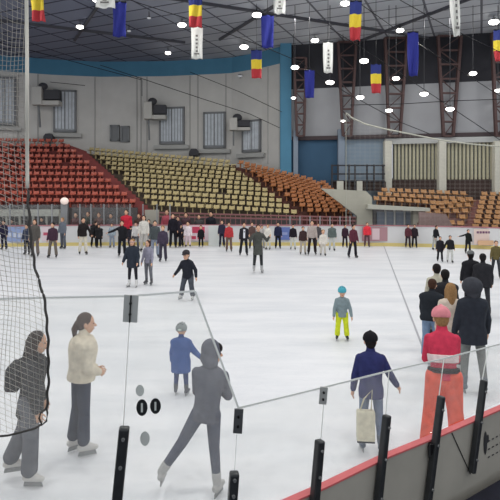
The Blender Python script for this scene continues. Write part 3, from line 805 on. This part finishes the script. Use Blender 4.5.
# ================================================================== PEOPLE
SK = {'light':(214,168,140), 'tan':(186,138,110)}
HAIRC = {'black':(30,26,26), 'brown':(66,44,34), 'blond':(150,116,78), 'darkbrown':(44,32,28)}
def xdir(fwd, abd, side):   # unit vector: 0 = straight down, fwd degrees forward, abd degrees outward
    return Vector((side*math.sin(R(abd)), math.sin(R(fwd))*math.cos(R(abd)), -math.cos(R(fwd))*math.cos(R(abd))))
def person(label, px, fy, hy, face, top=(30,30,34), bot=(40,42,50), hair='black', style='short', hat=None, hatc=(30,30,34), skate=(40,40,44),
           legL=(4,4,8), legR=(-3,4,6), armL=(4,10,15), armR=(4,10,15), lean=3, side=0, build=1.0, child=False, hem=.0, wide=1.0, near=False, mid=False,
           group='skaters on the far side of the ice', skin='light', extras=None, Yf=None, zbase=0, headturn=0, puff=1.0, hoodk=1.0, skates=True, gloves=None):
    if Yf: base = Vector(((px-250)/F*Yf, Yf, zbase)); Ht = (zz(hy, Yf)-zbase)
    else: base = G(px, fy); Ht = (fy-hy)/(fy-HZ)*H0
    hs = 1.32 if child else 1.1      # head scale
    # ---- skeleton in body heights
    pel = Vector((0,0,0)); U = Vector((math.sin(R(side)), math.sin(R(lean)), math.cos(R(lean))*math.cos(R(side)))).normalized()
    Xv = Vector((1,0,0)); Xv = (Xv-U*Xv.dot(U)).normalized(); Fv = U.cross(Xv)
    thigh, shin = (.235,.24) if not child else (.2,.2)
    sp = .30
    hipL, hipR = pel+Vector((-.052,0,0)), pel+Vector((.052,0,0))
    J = {}
    for s, hip, lg in (('L', hipL, legL), ('R', hipR, legR)):
        sd = -1 if s == 'L' else 1
        k = hip+xdir(lg[0], lg[1], sd)*thigh; an = k+xdir(lg[0]-lg[2], lg[1]*(.8 if len(lg) < 4 else lg[3]), sd)*shin
        J['k'+s], J['a'+s], J['h'+s] = k, an, hip
    sh = pel+U*sp; neck = pel+U*(sp+.035); hc = neck+U*(.062*hs-.004)+Fv*.012
    for s, ar in (('L', armL), ('R', armR)):
        sd = -1 if s == 'L' else 1
        s0 = sh+Xv*sd*.098*build-U*.04
        el = s0+xdir(ar[0]+lean*.3, ar[1], sd)*.165; abd2 = ar[3] if len(ar) > 3 else ar[1]*.5
        wr = el+xdir(ar[0]+ar[2], abd2, sd)*.145
        J['s'+s], J['e'+s], J['w'+s] = s0, el, wr
    low = min(J['aL'].z, J['aR'].z); skh = .095 if skates else .05
    topz = hc.z+.075*hs+(.01 if hat or style == 'short' else 0)
    S = Ht/(topz-low+skh)
    off = Vector((0,0,-low+skh))
    if near: off -= Vector(((J['aL'].x+J['aR'].x)/2, (J['aL'].y+J['aR'].y)/2, 0))*0
    T = lambda v: (v+off)*S
    pelT = T(pel)
    t = thing('person', label, 'person', base, group, rz=-R(face))
    t['_o'] = (0,0,0)
    vox = .006 if near else (.013 if mid else .02); cvox = .011 if near else (.016 if mid else .022)
    if near: cs = 1
    def fin(m, name, mt, v, it=3, fac=.5, par=t):
        o = m.build(name, mt, par, smooth=True)
        r = o.modifiers.new('remesh', 'REMESH'); r.mode = 'VOXEL'; r.voxel_size = v; r.use_smooth_shade = True
        s = o.modifiers.new('smooth', 'SMOOTH'); s.factor = fac; s.iterations = it
        return o
    seg = 10 if not near else 16
    def ring(c, a, b): return [T(c+Xv*a*math.cos(2*math.pi*j/16)+Fv*b*math.sin(2*math.pi*j/16)) for j in range(16)]
    def torso(m, g, hm, pf=1.0, top_=True):
        prof = [(-.05-hm, .088+hm*.12, .064+hm*.1),(-.01,.09,.064),(.06,.078,.056),(.13,.082,.06),(.2,.094,.066),(.245,.104,.062),(.275,.098,.054),(.297,.07,.044),(.312,.042,.036)]
        if pf > 1: prof = [(h_, a*(1+(pf-1)*(.6 if i in (0,) else 1)), b*(1+(pf-1)*1.3)) for i, (h_, a, b) in enumerate(prof)]
        m.rings([ring(pel+U*h_, a*build+g, b*build+g) for h_, a, b in prof])
    # ---- body
    m = MB(); torso(m, -.012, -.02)
    m.cone(T(sh), T(hc-U*.02), .03*S, .028*S, seg)
    M = Matrix.Identity(3)
    hf = Matrix.Rotation(-R(headturn), 3, 'Z')
    HF = hf@Fv; HX = hf@Xv
    HM = Matrix((HX, HF, U)).transposed()
    hcT = T(hc)
    m.ell(hcT+HM@Vector((0,-.004*S*hs,.012*S*hs)), (.046*S*hs,.055*S*hs,.056*S*hs), HM, 16, 10)
    m.ell(hcT+HM@Vector((0,.012*S*hs,-.022*S*hs)), (.036*S*hs,.042*S*hs,.048*S*hs), HM, 14, 8)
    m.cone(hcT+HM@Vector((0,.05*S*hs,.004*S*hs)), hcT+HM@Vector((0,.062*S*hs,-.012*S*hs)), .005*S*hs, .009*S*hs, 8)
    for sx in (-1, 1): m.ell(hcT+HM@Vector((sx*.046*S*hs,-.004*S*hs,-.002*S*hs)), (.007*S*hs,.012*S*hs,.019*S*hs), HM, 8, 6)
    for s in 'LR':
        sd = -1 if s == 'L' else 1
        m.cone(T(J['h'+s]), T(J['k'+s]), .042*S, .03*S, seg); m.cone(T(J['k'+s]), T(J['a'+s]), .03*S, .02*S, seg)
        m.cone(T(J['s'+s]), T(J['e'+s]), .026*S, .021*S, seg); m.cone(T(J['e'+s]), T(J['w'+s]), .021*S, .015*S, seg)
        # hand: palm, four unequal bent fingers, thumb
        w = J['w'+s]; d = (w-J['e'+s]).normalized(); q = d.cross(Vector((1,0,0)));  q = q.normalized() if q.length > .1 else Vector((0,1,0))
        pn = d.cross(q).normalized()   # palm normal (inward)
        if pn.x*sd > 0: pn = -pn
        if q.y < 0: q = -q
        hsz = .92 if not child else 1.0
        m.cone(T(w+d*.004), T(w+d*.045*hsz), .014*S, .017*S, seg)
        m.cone(T(w+d*.012+q*.009), T(w+d*.046*hsz+q*.013), .011*S, .010*S, seg); m.cone(T(w+d*.012-q*.009), T(w+d*.046*hsz-q*.013), .011*S, .009*S, seg)
        for i_, (o_, ln) in enumerate(((.0205,.040),(.0068,.045),(-.0068,.042),(-.0205,.033))):
            a = w+d*.05*hsz+q*o_; b = a+(d*.9+q*o_*5+pn*.25).normalized()*ln*.5; c = b+(d*.65+q*o_*4+pn*.75).normalized()*ln*.5
            m.cone(T(a), T(b), .0052*S, .0047*S, 8); m.cone(T(b), T(c), .0047*S, .004*S, 8)
        a = w+d*.018+q*.014; b = a+(d*.6+q*.75+pn*.25).normalized()*.026; c = b+(d*.9+q*.2+pn*.4).normalized()*.021
        m.cone(T(a), T(b), .0068*S, .0056*S, 8); m.cone(T(b), T(c), .0056*S, .0048*S, 8)
    skm = mat('skin_'+skin, SK[skin], .55, noise=.04, nscale=10)
    body = fin(m, 'body', skm, vox, 2 if near else 1, .4)
    if near or mid:
        for sx in (-1, 1):
            e = MB(); e.ell(hcT+HM@Vector((sx*.018*S*hs,.0475*S*hs,.004*S*hs)), (.006*S*hs,.004*S*hs,.0035*S*hs), HM, 10, 6); e.build('eye', blk, t, smooth=True)
        e = MB(); e.ell(hcT+HM@Vector((0,.053*S*hs,-.033*S*hs)), (.013*S*hs,.004*S*hs,.0035*S*hs), HM, 10, 6); e.build('mouth', mat('lips', (160,90,84), .5), t, smooth=True)
    # ---- jacket
    m = MB(); g = .010*puff
    torso(m, g, hem, puff if puff > 1 else 1.0)
    for s in 'LR':
        m.cone(T(J['s'+s]), T(J['e'+s]), .035*S*(puff*.6+.4), .031*S*puff, seg)
        wv = J['e'+s].lerp(J['w'+s], .93); m.cone(T(J['e'+s]), T(wv), .032*S*puff, .026*S*(puff*.5+.5), seg)
    m.cone(T(sh-U*.01), T(neck+U*.012), .046*S, .038*S, seg)
    jk = fin(m, 'jacket', cloth(top), cvox, 3)
    # ---- trousers
    m = MB()
    m.rings([ring(pel+U*h_, a*build, b*build) for h_, a, b in ((-.055,.075,.06),(-.02,.088,.066),(.03,.082,.062),(.06,.074,.056))])
    for s in 'LR':
        m.cone(T(J['h'+s]), T(J['k'+s]), .053*S*wide, .038*S*wide, seg)
        av = J['k'+s].lerp(J['a'+s], .9); m.cone(T(J['k'+s]), T(av), .038*S*wide, (.029 if wide <= 1.1 else .04)*S*wide, seg)
    fin(m, 'trousers', cloth(bot), cvox, 3)
    # ---- skates
    for s in 'LR':
        sd = -1 if s == 'L' else 1; a = T(J['a'+s]); k = T(J['k'+s]); tilt = (a-k).normalized()
        fw = Vector((sd*.18, 1, 0)).normalized()
        lift = J['a'+s].z-low
        if lift > .03: fw = (fw+Vector((0,0,-.45*min(1, lift*6)))).normalized()
        up = Vector((0,0,1)); sm = mat('boot_%d_%d_%d' % tuple(skate), skate, .5, spec=.4)
        m = MB(); heel = a-fw*.022*S-up*.03*S
        m.cone(a-tilt*.06*S, a+up*.0, .034*S, .03*S, 12)
        m.cone(heel, a+fw*.05*S-up*.03*S, .026*S, .026*S, 12); m.cone(a+fw*.045*S-up*.033*S, a+fw*.088*S-up*.038*S, .025*S, .019*S, 12); m.cone(a, a+fw*.06*S-up*.028*S, .028*S, .02*S, 12)
        bt = m.build('skate' if skates else 'shoe', sm, t, smooth=True)
        if near or mid:
            r = bt.modifiers.new('remesh', 'REMESH'); r.mode = 'VOXEL'; r.voxel_size = cvox*.8; r.use_smooth_shade = True
        if skates:
            m = MB(); z = -up*.058*S; X_ = fw.cross(up).normalized()
            m.bar(heel+(z+up*.03*S)*.9, a+fw*.085*S+z*.95, .022*S, .010*S, up=X_)
            m.bar(heel-fw*.02*S-up*.055*S, a+fw*.1*S-up*.083*S, .006*S, .024*S, up=X_) if False else m.hexa([heel-fw*.02*S+X_*x-up*zz_*S for zz_ in (.062,.034) for x in (-.003*S,.003*S)][0:0]+
                [p for p in (heel-fw*.018*S-X_*.003*S-up*.06*S, heel-fw*.018*S+X_*.003*S-up*.06*S, a+fw*.095*S+X_*.003*S-up*.09*S, a+fw*.095*S-X_*.003*S-up*.09*S,
                             heel-fw*.012*S-X_*.003*S-up*.03*S, heel-fw*.012*S+X_*.003*S-up*.03*S, a+fw*.085*S+X_*.003*S-up*.058*S, a+fw*.085*S-X_*.003*S-up*.058*S)])
            m.build('blade', steelm, bt)
    # ---- hair and headgear
    hm_ = cloth(HAIRC[hair], .7, .2, 40)
    def hp(x, y, z): return hcT+HM@Vector((x*S*hs, y*S*hs, z*S*hs))
    hv = .009 if near else .016
    if style != 'none':
        m = MB(); m.ell(hp(0,-.012,.02), (.052*S*hs,.056*S*hs,.056*S*hs), HM, 16, 10)
        m.ell(hp(0,-.028,-.005), (.045*S*hs,.036*S*hs,.05*S*hs), HM, 14, 8)
        if style == 'long':
            m.cone(hp(0,-.035,0), hp(0,-.045,-.085), .042*S*hs, .04*S*hs, 12); m.cone(hp(0,-.045,-.085), hp(0,-.06,-.17), .042*S*hs, .026*S*hs, 12)
            for sx in (-1, 1): m.cone(hp(sx*.04,-.01,.0), hp(sx*.045,-.015,-.1), .022*S*hs, .018*S*hs, 8)
        if style == 'bob':
            for sx in (-1, 1): m.cone(hp(sx*.038,-.012,.0), hp(sx*.042,-.012,-.055), .022*S*hs, .018*S*hs, 8)
        if style == 'tail':
            m.cone(hp(0,-.06,.0), hp(0,-.075,-.04), .02*S*hs, .022*S*hs, 10); m.cone(hp(0,-.075,-.04), hp(0,-.07,-.115), .022*S*hs, .008*S*hs, 10)
        fin(m, 'hair', hm_, hv, 2)
    if hat == 'beanie':
        m = MB(); m.ell(hp(0,-.008,.028), (.062*S*hs,.068*S*hs,.06*S*hs), HM, 16, 8, zlo=-.3); m.ell(hp(0,-.008,.02), (.06*S*hs,.066*S*hs,.016*S*hs), HM, 16, 6)
        m.ell(hp(0,-.012,.085), (.012*S*hs,)*3, HM, 10, 6); fin(m, 'beanie', cloth(hatc), hv, 1)
    if hat == 'helmet':
        m = MB(); m.ell(hp(0,-.006,.024), (.062*S*hs,.072*S*hs,.062*S*hs), HM, 18, 10, zlo=-.35); 
        h_ = m.build('helmet', mat('shell_%d_%d_%d' % tuple(hatc), hatc, .35, spec=.5), t, smooth=True)
        m = MB()
        for sx in (-.024,0,.024): m.bar(hp(sx,.04,.082-abs(sx)*.3), hp(sx,-.05,.08-abs(sx)*.3), .008*S*hs, .006*S*hs)
        m.build('vent', blk, h_)
    if hat == 'hood':
        m = MB(); m.ell(hp(0,-.014,.014-.01*(hoodk-1)), (.062*S*hs*hoodk,.066*S*hs*hoodk,.07*S*hs*(hoodk*.4+.6)), HM, 16, 10); m.cone(hp(0,-.03,-.03), T(neck)-Fv*.02*S, .052*S*hs, .055*S, 12)
        fin(m, 'hood', cloth(hatc), .012 if near else .018, 2)
    if hat == 'cap':
        m = MB(); m.ell(hp(0,-.006,.03), (.056*S*hs,.064*S*hs,.05*S*hs), HM, 16, 8, zlo=-.2); m.ell(hp(0,.06,.026), (.038*S*hs,.034*S*hs,.006*S*hs), HM, 12, 6)
        m.build('cap', cloth(hatc), t, smooth=True)
    if hat == 'band':
        m = MB(); m.ell(hp(0,-.006,.016), (.057*S*hs,.064*S*hs,.018*S*hs), HM, 16, 6); m.build('headband', cloth(hatc), t, smooth=True)
    if extras: extras(t, T, J, S, dict(pel=pel, U=U, X=Xv, F=Fv, sh=sh, neck=neck, hc=hc, hp=hp, HM=HM, ring=ring, build=build, fin=fin, vox=cvox))
    return t, T, J, S
def zz(py, Y): return H0+(HZ-py)/F*Y

near_g = 'skaters close to the near boards'
# --- extras
def ex_bag(t, T, J, S, K):
    m = MB(); c = K['pel']+K['U']*.17-K['F']*.12
    m.rings([[T(c+K['X']*a*.075+K['F']*b*.045*w+K['U']*h) for a, b in ((-1,-1),(1,-1),(1,1),(-1,1))] for h, w in ((-.1,.8),(-.08,1.1),(.05,1.1),(.085,.7))])
    o = m.build('backpack', cloth((26,26,30)), t, bevel=.02)
    m = MB()
    for sx in (-1, 1): m.tube([T(c+K['X']*sx*.05+K['U']*.08), T(K['sh']+K['X']*sx*.06+K['U']*.02), T(K['sh']+K['X']*sx*.07+K['F']*.07-K['U']*.04), T(K['pel']+K['U']*.12+K['X']*sx*.08+K['F']*.05)], .012*S, 6)
    m.build('strap', cloth((20,20,24)), o)
def ex_tote(t, T, J, S, K):
    m = MB(); w = T(K['pel'])+Vector((-.085, -.17, -.28*S)); hx, hy_, hz_ = .078*S, .035*S, .13*S
    m.rings([[w+Vector((a*hx*s_, b*hy_*s_, z)) for a, b in ((-1,-1),(1,-1),(1,1),(-1,1))] for z, s_ in ((-hz_,.95),(-hz_*.9,1),(hz_*.85,1),(hz_,.95))])
    o = m.build('tote_bag', cloth((214,208,186)), t, bevel=.012)
    m = MB(); m.box(w+Vector((0,0,-hz_-.005)), (hx*1.9, hy_*1.9, .02)); m.build('bag_base', cloth((56,58,62)), o)
    m = MB(); m.tube([w+Vector((-hx*.6,0,hz_)), w+Vector((-.02,.02,hz_*1.7)), T(K['pel'])+Vector((.0,-.11,.02)), w+Vector((hx*.6,0,hz_))], .01, 6); m.build('handle', cloth((200,194,170)), o)
def ex_stripe(t, T, J, S, K):
    m = MB(); b = K['build']
    m.rings([K['ring'](K['pel']+K['U']*h, a*b+.02, c*b+.02) for h, a, c in ((.10,.094,.072),(.13,.097,.076),(.155,.1,.079))]); K['fin'](m, 'jacket_stripe', cloth((226,206,204)), .011, 2)
    m = MB(); m.rings([K['ring'](K['pel']+K['U']*h, a*b+.019, c*b+.019) for h, a, c in ((.03,.102,.077),(.065,.1,.077))]); K['fin'](m, 'belt_bag', cloth((44,34,38)), .011, 2)
def ex_goggles(t, T, J, S, K):
    m = MB(); m.ell(K['hp'](0,-.075,.02), (.03*S,.01*S,.016*S), K['HM'], 12, 6); m.build('helmet_badge', mat('badge', (196,206,198), .5), t, smooth=True)
def ex_fringe(t, T, J, S, K):
    m = MB(); m.ell(K['hp'](0,.03,.035), (.044*S,.034*S,.032*S), K['HM'], 14, 8); m.build('fringe', cloth(HAIRC['black'], .7), t, smooth=True)
def ex_shirt(t, T, J, S, K):
    m = MB(); m.rings([[T(K['pel']+K['U']*h+K['X']*a*.03+K['F']*(.078+.008*b)) for a, b in ((-1,-1),(1,-1),(1,1),(-1,1))] for h in (.0,.27)]); m.build('shirt_front', cloth((220,220,226)), t)
def ex_band(t, T, J, S, K):
    m = MB(); m.ell(K['hp'](0,.03,.0), (.05*S,.035*S,.055*S), K['HM'], 14, 8); m.build('scarf_mask', cloth((24,24,28)), t, smooth=True)

# ---- near skaters
person('woman with long dark hair, black jacket and black backpack behind net', 31, 481, 331, 82, (42,42,46), (104,106,112), 'darkbrown', 'long', None, skate=(206,204,200),
       legL=(-16,3,8), legR=(4,3,6), armL=(-2,7,14), armR=(0,5,18), lean=5, near=True, group=near_g, extras=ex_bag, wide=1.4, hem=.05, puff=1.12)
person('woman in cream fleece jacket and dark jeans standing in profile', 81, 453, 313, 58, (218,208,188), (58,64,80), 'brown', 'tail', None, skate=(204,202,198),
       legL=(-3,1,5), legR=(2,1,3), armL=(-2,9,60,-20), armR=(-2,8,60,-30), lean=4, near=True, group=near_g, puff=1.32, headturn=18, wide=1.14, hem=-.035)
person('child in blue padded jacket and grey beanie behind hooded skater', 181, 395, 323, 8, (74,98,152), (70,82,120), 'brown', 'none', 'helmet', (126,134,134), skate=(92,94,100),
       legL=(2,4,3), legR=(-1,5,3), armL=(4,12,10), armR=(12,30,14,36), lean=2, child=True, near=True, group=near_g, puff=1.42, hem=.11, extras=ex_goggles)
person('skater in grey hooded tracksuit pushing off with left leg stretched', 206, 497, 343, 12, (98,100,110), (88,92,106), 'black', 'short', 'hood', (98,100,110), skate=(176,176,174),
       legL=(-5,29,4,26), legR=(8,-1,12,-6), armL=(16,6,75,-30), armR=(14,6,75,-40), lean=12, side=3, near=True, group=near_g, headturn=55, puff=1.02, extras=ex_fringe)
person('small child with turquoise helmet, grey jacket and neon yellow trousers', 342, 340, 286, 186, (132,148,152), (214,226,54), 'blond', 'none', 'helmet', (62,168,186), skate=(44,44,46),
       legL=(3,6,3), legR=(3,6,3), armL=(4,18,10), armR=(4,14,10), lean=3, child=True, near=True, group='skaters in the middle of the ice', wide=1.25, puff=1.12)
person('skater in navy jumper and black beanie, cream bag at the hip', 371, 452, 333, 6, (50,54,100), (116,130,154), 'black', 'short', 'beanie', (28,28,32), skate=(96,106,120),
       legL=(4,3,6), legR=(0,4,5), armL=(2,13,8), armR=(5,26,18,30), lean=6, near=True, group=near_g, puff=1.12, extras=ex_tote, hem=.03)
person('skater in red and white jacket and baggy orange trousers', 444, 457, 309, 8, (206,62,88), (232,94,72), 'blond', 'short', 'beanie', (222,140,148), skate=(60,60,64),
       legL=(4,8,8), legR=(2,6,5), armL=(12,4,60,-15), armR=(12,4,60,-15), lean=12, build=.92, near=True, group=near_g, puff=1.08, hem=-.03, wide=1.45, extras=ex_stripe)
person('tall skater in dark puffer jacket with large grey hood, seen from behind', 473, 393, 278, 4, (46,50,58), (116,120,118), 'black', 'none', 'hood', (62,64,70), skate=(104,112,120),
       legL=(3,4,5), legR=(-2,5,5), armL=(6,10,18), armR=(8,15,14), lean=3, near=True, group=near_g, puff=1.25, hem=.06, hoodk=1.35)
person('woman with long light brown hair and cream jacket between dark jackets', 451, 378, 283, 12, (210,196,180), (84,80,84), 'blond', 'long', None, skate=(190,190,188),
       lean=3, mid=True, group=near_g, puff=1.12)
person('skater in black jumper and pale blue jeans leaning forward', 431, 363, 279, 28, (38,42,48), (122,144,172), 'brown', 'short', None, skate=(150,150,152),
       legL=(2,3,6), legR=(4,4,8), lean=14, armL=(14,8,20), armR=(20,10,30), mid=True, group=near_g, puff=1.4, wide=1.15)
person('skater in black jacket ahead of the blond woman, head bowed', 446, 352, 269, 10, (40,40,44), (52,52,58), 'black', 'short', None, lean=8, mid=True, group=near_g, puff=1.45)
person('skater in pale beige top with dark hair at the head of the queue', 437, 342, 263, 12, (186,182,164), (120,122,120), 'black', 'short', None, lean=4, mid=True, group=near_g)
person('skater in black coat and grey flat cap near right edge', 471, 312, 250, 8, (34,34,38), (40,40,46), 'black', 'short', 'cap', (110,112,112), lean=3, mid=True, group=near_g, puff=1.35)
person('skater in black jacket gliding beside grey flat cap at right', 483, 316, 253, 20, (42,42,46), (54,54,58), 'black', 'short', None, lean=6, mid=True, group=near_g, puff=1.45, hem=.04, legR=(-14,4,6))
person('skater in olive brown jacket at the right picture edge', 496, 278, 240, 200, (100,90,58), (56,58,62), 'brown', 'short', None, legL=(8,5,6), legR=(-8,6,6), lean=3, mid=True)
# ---- middle of the ice
person('dark-clad boy skating towards the camera in black jacket', 188, 300, 249, 200, (40,42,50), (78,82,90), 'black', 'short', 'cap', (58,54,56), skate=(196,196,194),
       legL=(4,8,10), legR=(6,14,8), armL=(-8,30,30), armR=(14,22,40), lean=10, mid=True, group='skaters in the middle of the ice', puff=1.22, wide=1.3, child=True)
person('woman in dark navy coat with pinkish headband beside lilac jacket', 133, 287, 238, 190, (48,54,64), (44,44,50), 'blond', 'bob', 'band', (186,160,160), skate=(210,210,208),
       legL=(2,4,4), legR=(8,3,8), lean=4, armL=(6,12,25), armR=(6,20,22), mid=True, group='skaters in the middle of the ice', puff=1.4, hem=.09)
person('person in lilac grey jacket and grey trousers beside the navy coat', 148.5, 285, 240, 200, (148,146,162), (112,114,120), 'brown', 'bob', None, skate=(80,80,84), lean=3, mid=True, group='skaters in the middle of the ice', wide=1.1, build=.95)
person('lone skater in long grey coat with raised arms at the centre', 258, 273, 224, 170, (78,80,76), (52,54,56), 'brown', 'short', None, skate=(170,170,170),
       armL=(30,30,105), armR=(30,30,105), lean=1, mid=True, group='skaters in the middle of the ice', hem=.12)
# ---- far skaters, left to right
P_ = [
 ('person in crimson puffer jacket behind the skater stretching one arm',126.5,247,209,180,(196,48,66),(60,50,56),'brown','short',None,{'puff':1.42}),
 ('person in bright red jacket in front of the dusty pink advert',367,247,222,180,(224,60,72),(96,70,76),'brown','short',None,{'puff':1.42}),
 ('person in black padded coat beside the stooping loose black coat',99,248,224,170,(36,36,38),(34,34,36),'black','short',None,{'puff':1.6,'hem':.12}),
 ('child in black beanie between white jacket and crimson puffer jacket',131,248,226,180,(48,48,56),(60,60,70),'black','short','beanie',{}),
 ('person in dark grey jacket close behind the charcoal jacket',149,247,219,180,(66,66,72),(70,72,80),'black','short',None,{'puff':1.3}),
 ('person in dark jacket between tall black figure and small black child',178,246,216,180,(52,46,56),(44,42,50),'black','short',None,{'puff':1.3}),
 ('person in pale grey jacket right of the off-white jacket',262,249,225,180,(186,182,178),(160,158,154),'brown','short',None,{}),
 ('person in dark grey top half hidden behind white patterned jacket',318,248,223,180,(84,80,82),(70,68,72),'brown','short',None,{}),
 ('person in dark blue clothes at the far left edge',4,250,220,180,(44,42,62),(40,42,60),'black','short',None,{}),
 ('child in blue and black at far left beside the net tape',27,255,224,185,(60,66,84),(34,36,50),'black','short',None,{}),
 ('person in grey brown coat seen through the net edge',35,257,219,175,(92,88,84),(118,108,104),'brown','bob',None,{'puff':1.15,'hem':.05}),
 ('skater in plum top and grey brown trousers far left',53,258,222,180,(70,50,64),(112,104,96),'black','short',None,{'legL':(4,7,5),'legR':(2,9,5)}),
 ('person in slate grey overalls standing at the far left boards',63,249,217,200,(108,114,124),(92,96,106),'blond','short',None,{}),
 ('skater in black jacket and cream trousers, head bowed, far left',83,255,217,150,(40,36,36),(214,208,192),'black','short',None,{'armL':(10,24,20),'skate':(30,30,32)}),
 ('person in loose black coat bending at the far boards',94,247,221,140,(38,38,40),(34,34,36),'black','short',None,{'lean':24,'puff':1.8,'hem':.1}),
 ('person in pale blue grey jacket by the far boards',112,248,223,180,(150,162,172),(140,150,164),'brown','short',None,{'puff':1.2}),
 ('skater in black stretching one arm out to the left',122,257,220,170,(34,34,38),(32,34,40),'black','short',None,{'armR':(10,62,10,70)}),
 ('child in white top just left of the dark grey group',136,250,222,180,(206,202,200),(90,90,96),'brown','short','band',{}),
 ('person in white jacket with dark hair in the dense far group',144,252,215,180,(212,208,200),(190,186,180),'black','bob',None,{'puff':1.1}),
 ('person in charcoal jacket and grey jeans in the dense far group',155,258,220,170,(78,84,86),(136,144,160),'black','short',None,{'puff':1.15}),
 ('skater in dark plum hoodie in front of the far group',163,262,225,180,(70,62,78),(64,60,74),'blond','short',None,{}),
 ('tall person all in black left of the pink advert',173,248,213,175,(34,32,40),(32,32,38),'black','short',None,{'puff':1.12}),
 ('small child in black left of the pink advert',181,245,224,180,(38,34,40),(30,30,34),'black','short',None,{'child':True}),
 ('child in white top in front of the pink lettered advert',188,243,221,180,(232,220,224),(226,206,212),'black','short',None,{'child':True}),
 ('small child in black in front of pink advert right end',201,243,225,180,(34,32,36),(30,30,34),'brown','short',None,{'child':True}),
 ('person in navy coat left of the red jacket',222,247,220,180,(50,48,66),(40,42,60),'brown','short',None,{}),
 ('person in red jacket and brown trousers on the far ice',229,252,222,180,(184,62,66),(112,92,84),'brown','short',None,{'puff':1.1}),
 ('person in dark open jacket over white shirt, far middle',244,256,222,175,(44,42,48),(38,38,44),'brown','short',None,{'extras':ex_shirt,'legL':(4,5,5),'legR':(2,9,5)}),
 ('person in brown jacket behind the lone grey coat skater',252,249,222,180,(96,76,72),(70,64,66),'brown','short',None,{}),
 ('person in off-white jacket right of the lone grey coat skater',268,250,224,200,(222,218,208),(204,202,192),'blond','short',None,{'puff':1.2}),
 ('person in navy standing straight before the blue advert',278,249,222,180,(40,44,70),(30,32,40),'black','short',None,{}),
 ('person in black top and pale trousers right of the blue advert',293,250,224,180,(36,34,40),(206,208,200),'black','short',None,{}),
 ('person in dark brown top and beige trousers in the far middle',303,255,226,180,(64,48,48),(178,168,156),'brown','short',None,{}),
 ('person in white patterned jacket and black trousers in far middle',312,255,220,185,(176,164,158),(44,36,38),'black','short',None,{'legL':(3,7,5),'legR':(3,7,5)}),
 ('child in cream suit with dark boots far middle',323,256,229,180,(220,214,204),(206,200,190),'blond','short',None,{'child':True}),
 ('person in round grey green jacket and pale trousers',332,251,223,180,(96,106,104),(200,202,198),'black','short',None,{'puff':1.42}),
 ('person in dark plum standing behind the striding skater',345,248,224,180,(60,40,52),(46,38,46),'black','short',None,{}),
 ('skater in burgundy and black striding before far boards',353,258,224,160,(92,48,60),(36,34,42),'black','short',None,{'legL':(4,6,6),'legR':(6,16,6)}),
 ('person in maroon jacket in front of the kiosk windows',408,248,224,180,(92,50,58),(56,44,50),'black','short',None,{}),
 ('person in black jacket with maroon-jacket companion by kiosk',414.5,248,224,190,(48,38,44),(34,32,36),'brown','short',None,{}),
 ('skater in black top and pale skirt near the side wall',435,250,225,150,(34,34,38),(170,170,166),'brown','short',None,{'lean':10}),
 ('skater all in black in the right far group, wide coat',440,262,236,190,(40,38,44),(36,36,42),'black','short',None,{'puff':1.35,'hem':.1}),
 ('skater in black top and white trousers, right far group',450,263,235,190,(36,36,40),(204,204,200),'black','short',None,{'armR':(8,30,20),'puff':1.2}),
 ('skater in black with arm held out, near lettered advert',468,254,229,180,(32,34,32),(34,34,38),'black','short',None,{'armR':(6,70,10,80)}),
]
for lab, px, fyy, hyy, fc, tp, bt, hr, st, ht, kw in P_:
    fyy = max(fyy, 247.3)
    if ht == 'band': kw['hatc'] = (200,150,160)
    kw.setdefault('puff', 1.14); kw.setdefault('wide', 1.15); person(lab, px, fyy, hyy, fc, tp, bt, hr, st, ht, **kw)
# ---- people behind the far boards
B_ = [
 ('spectator in black coat behind boards beside white gate panel',211,211,180,(38,40,46),'black'),('spectator in dark jacket behind boards near the side wall',426,222,180,(40,40,46),'black'),
 ('spectator in pinkish jacket behind boards left of tall black skater',167,209,180,(170,84,96),'brown'),('spectator in maroon coat behind far boards, first from bench lamp',76,212,180,(96,64,66),'black'),
 ('spectator in dark green coat behind far boards, second from bench lamp',88,211,180,(66,72,66),'brown'),('spectator in brown coat behind far boards, third from bench lamp',99,212,180,(104,76,70),'brown'),
 ('spectator in grey coat behind far boards, fourth from bench lamp',111,213,180,(100,98,100),'black'),('spectator in dark brown coat behind boards left of the grey panel',139,213,180,(82,62,58),'brown'),
 ('spectator in dark coat above the pink advert left end',186,212,180,(80,60,66),'brown'),('spectator in grey coat above the pink advert right end',199,214,180,(74,72,72),'black'),
 ('spectator in dark coat behind boards seen through the net, left one',12,219,180,(74,62,66),'brown'),('spectator in black coat behind bench boards at left',42,217,180,(32,32,36),'black')]
for lab, px, hyy, fc, tp, hr in B_:
    person(lab, px, 0, hyy, fc, tp, (50,50,56), hr, 'short', None, Yf=31.35 if px != 211 else 31.5, zbase=-.1, group='spectators behind the far boards', skates=False, puff=1.25, lean=2)
# red suitcase-like goal aid? dark blob behind side boards omitted; skating aids
# ================================================================== CAMERA + WORLD
cam = bpy.data.cameras.new('camera'); co = bpy.data.objects.new('camera', cam); COL.objects.link(co)
co.location = (0,0,H0); co.rotation_euler = (R(90),0,0)
cam.sensor_width = 36; cam.lens = 36*F/500; cam.shift_y = -(250-HZ)/500; cam.clip_end = 300; cam.clip_start = .05
scene.camera = co
w = bpy.data.worlds.new('world'); scene.world = w; w.use_nodes = True
w.node_tree.nodes['Background'].inputs[0].default_value = (.86,.92,1,1); w.node_tree.nodes['Background'].inputs[1].default_value = .6
for o in bpy.data.objects:
    if '_o' in o: del o['_o']
vs = scene.view_settings; vs.view_transform = 'Standard'; vs.look = 'None'; vs.gamma = 1; vs.exposure = .12; vs.use_curve_mapping = False
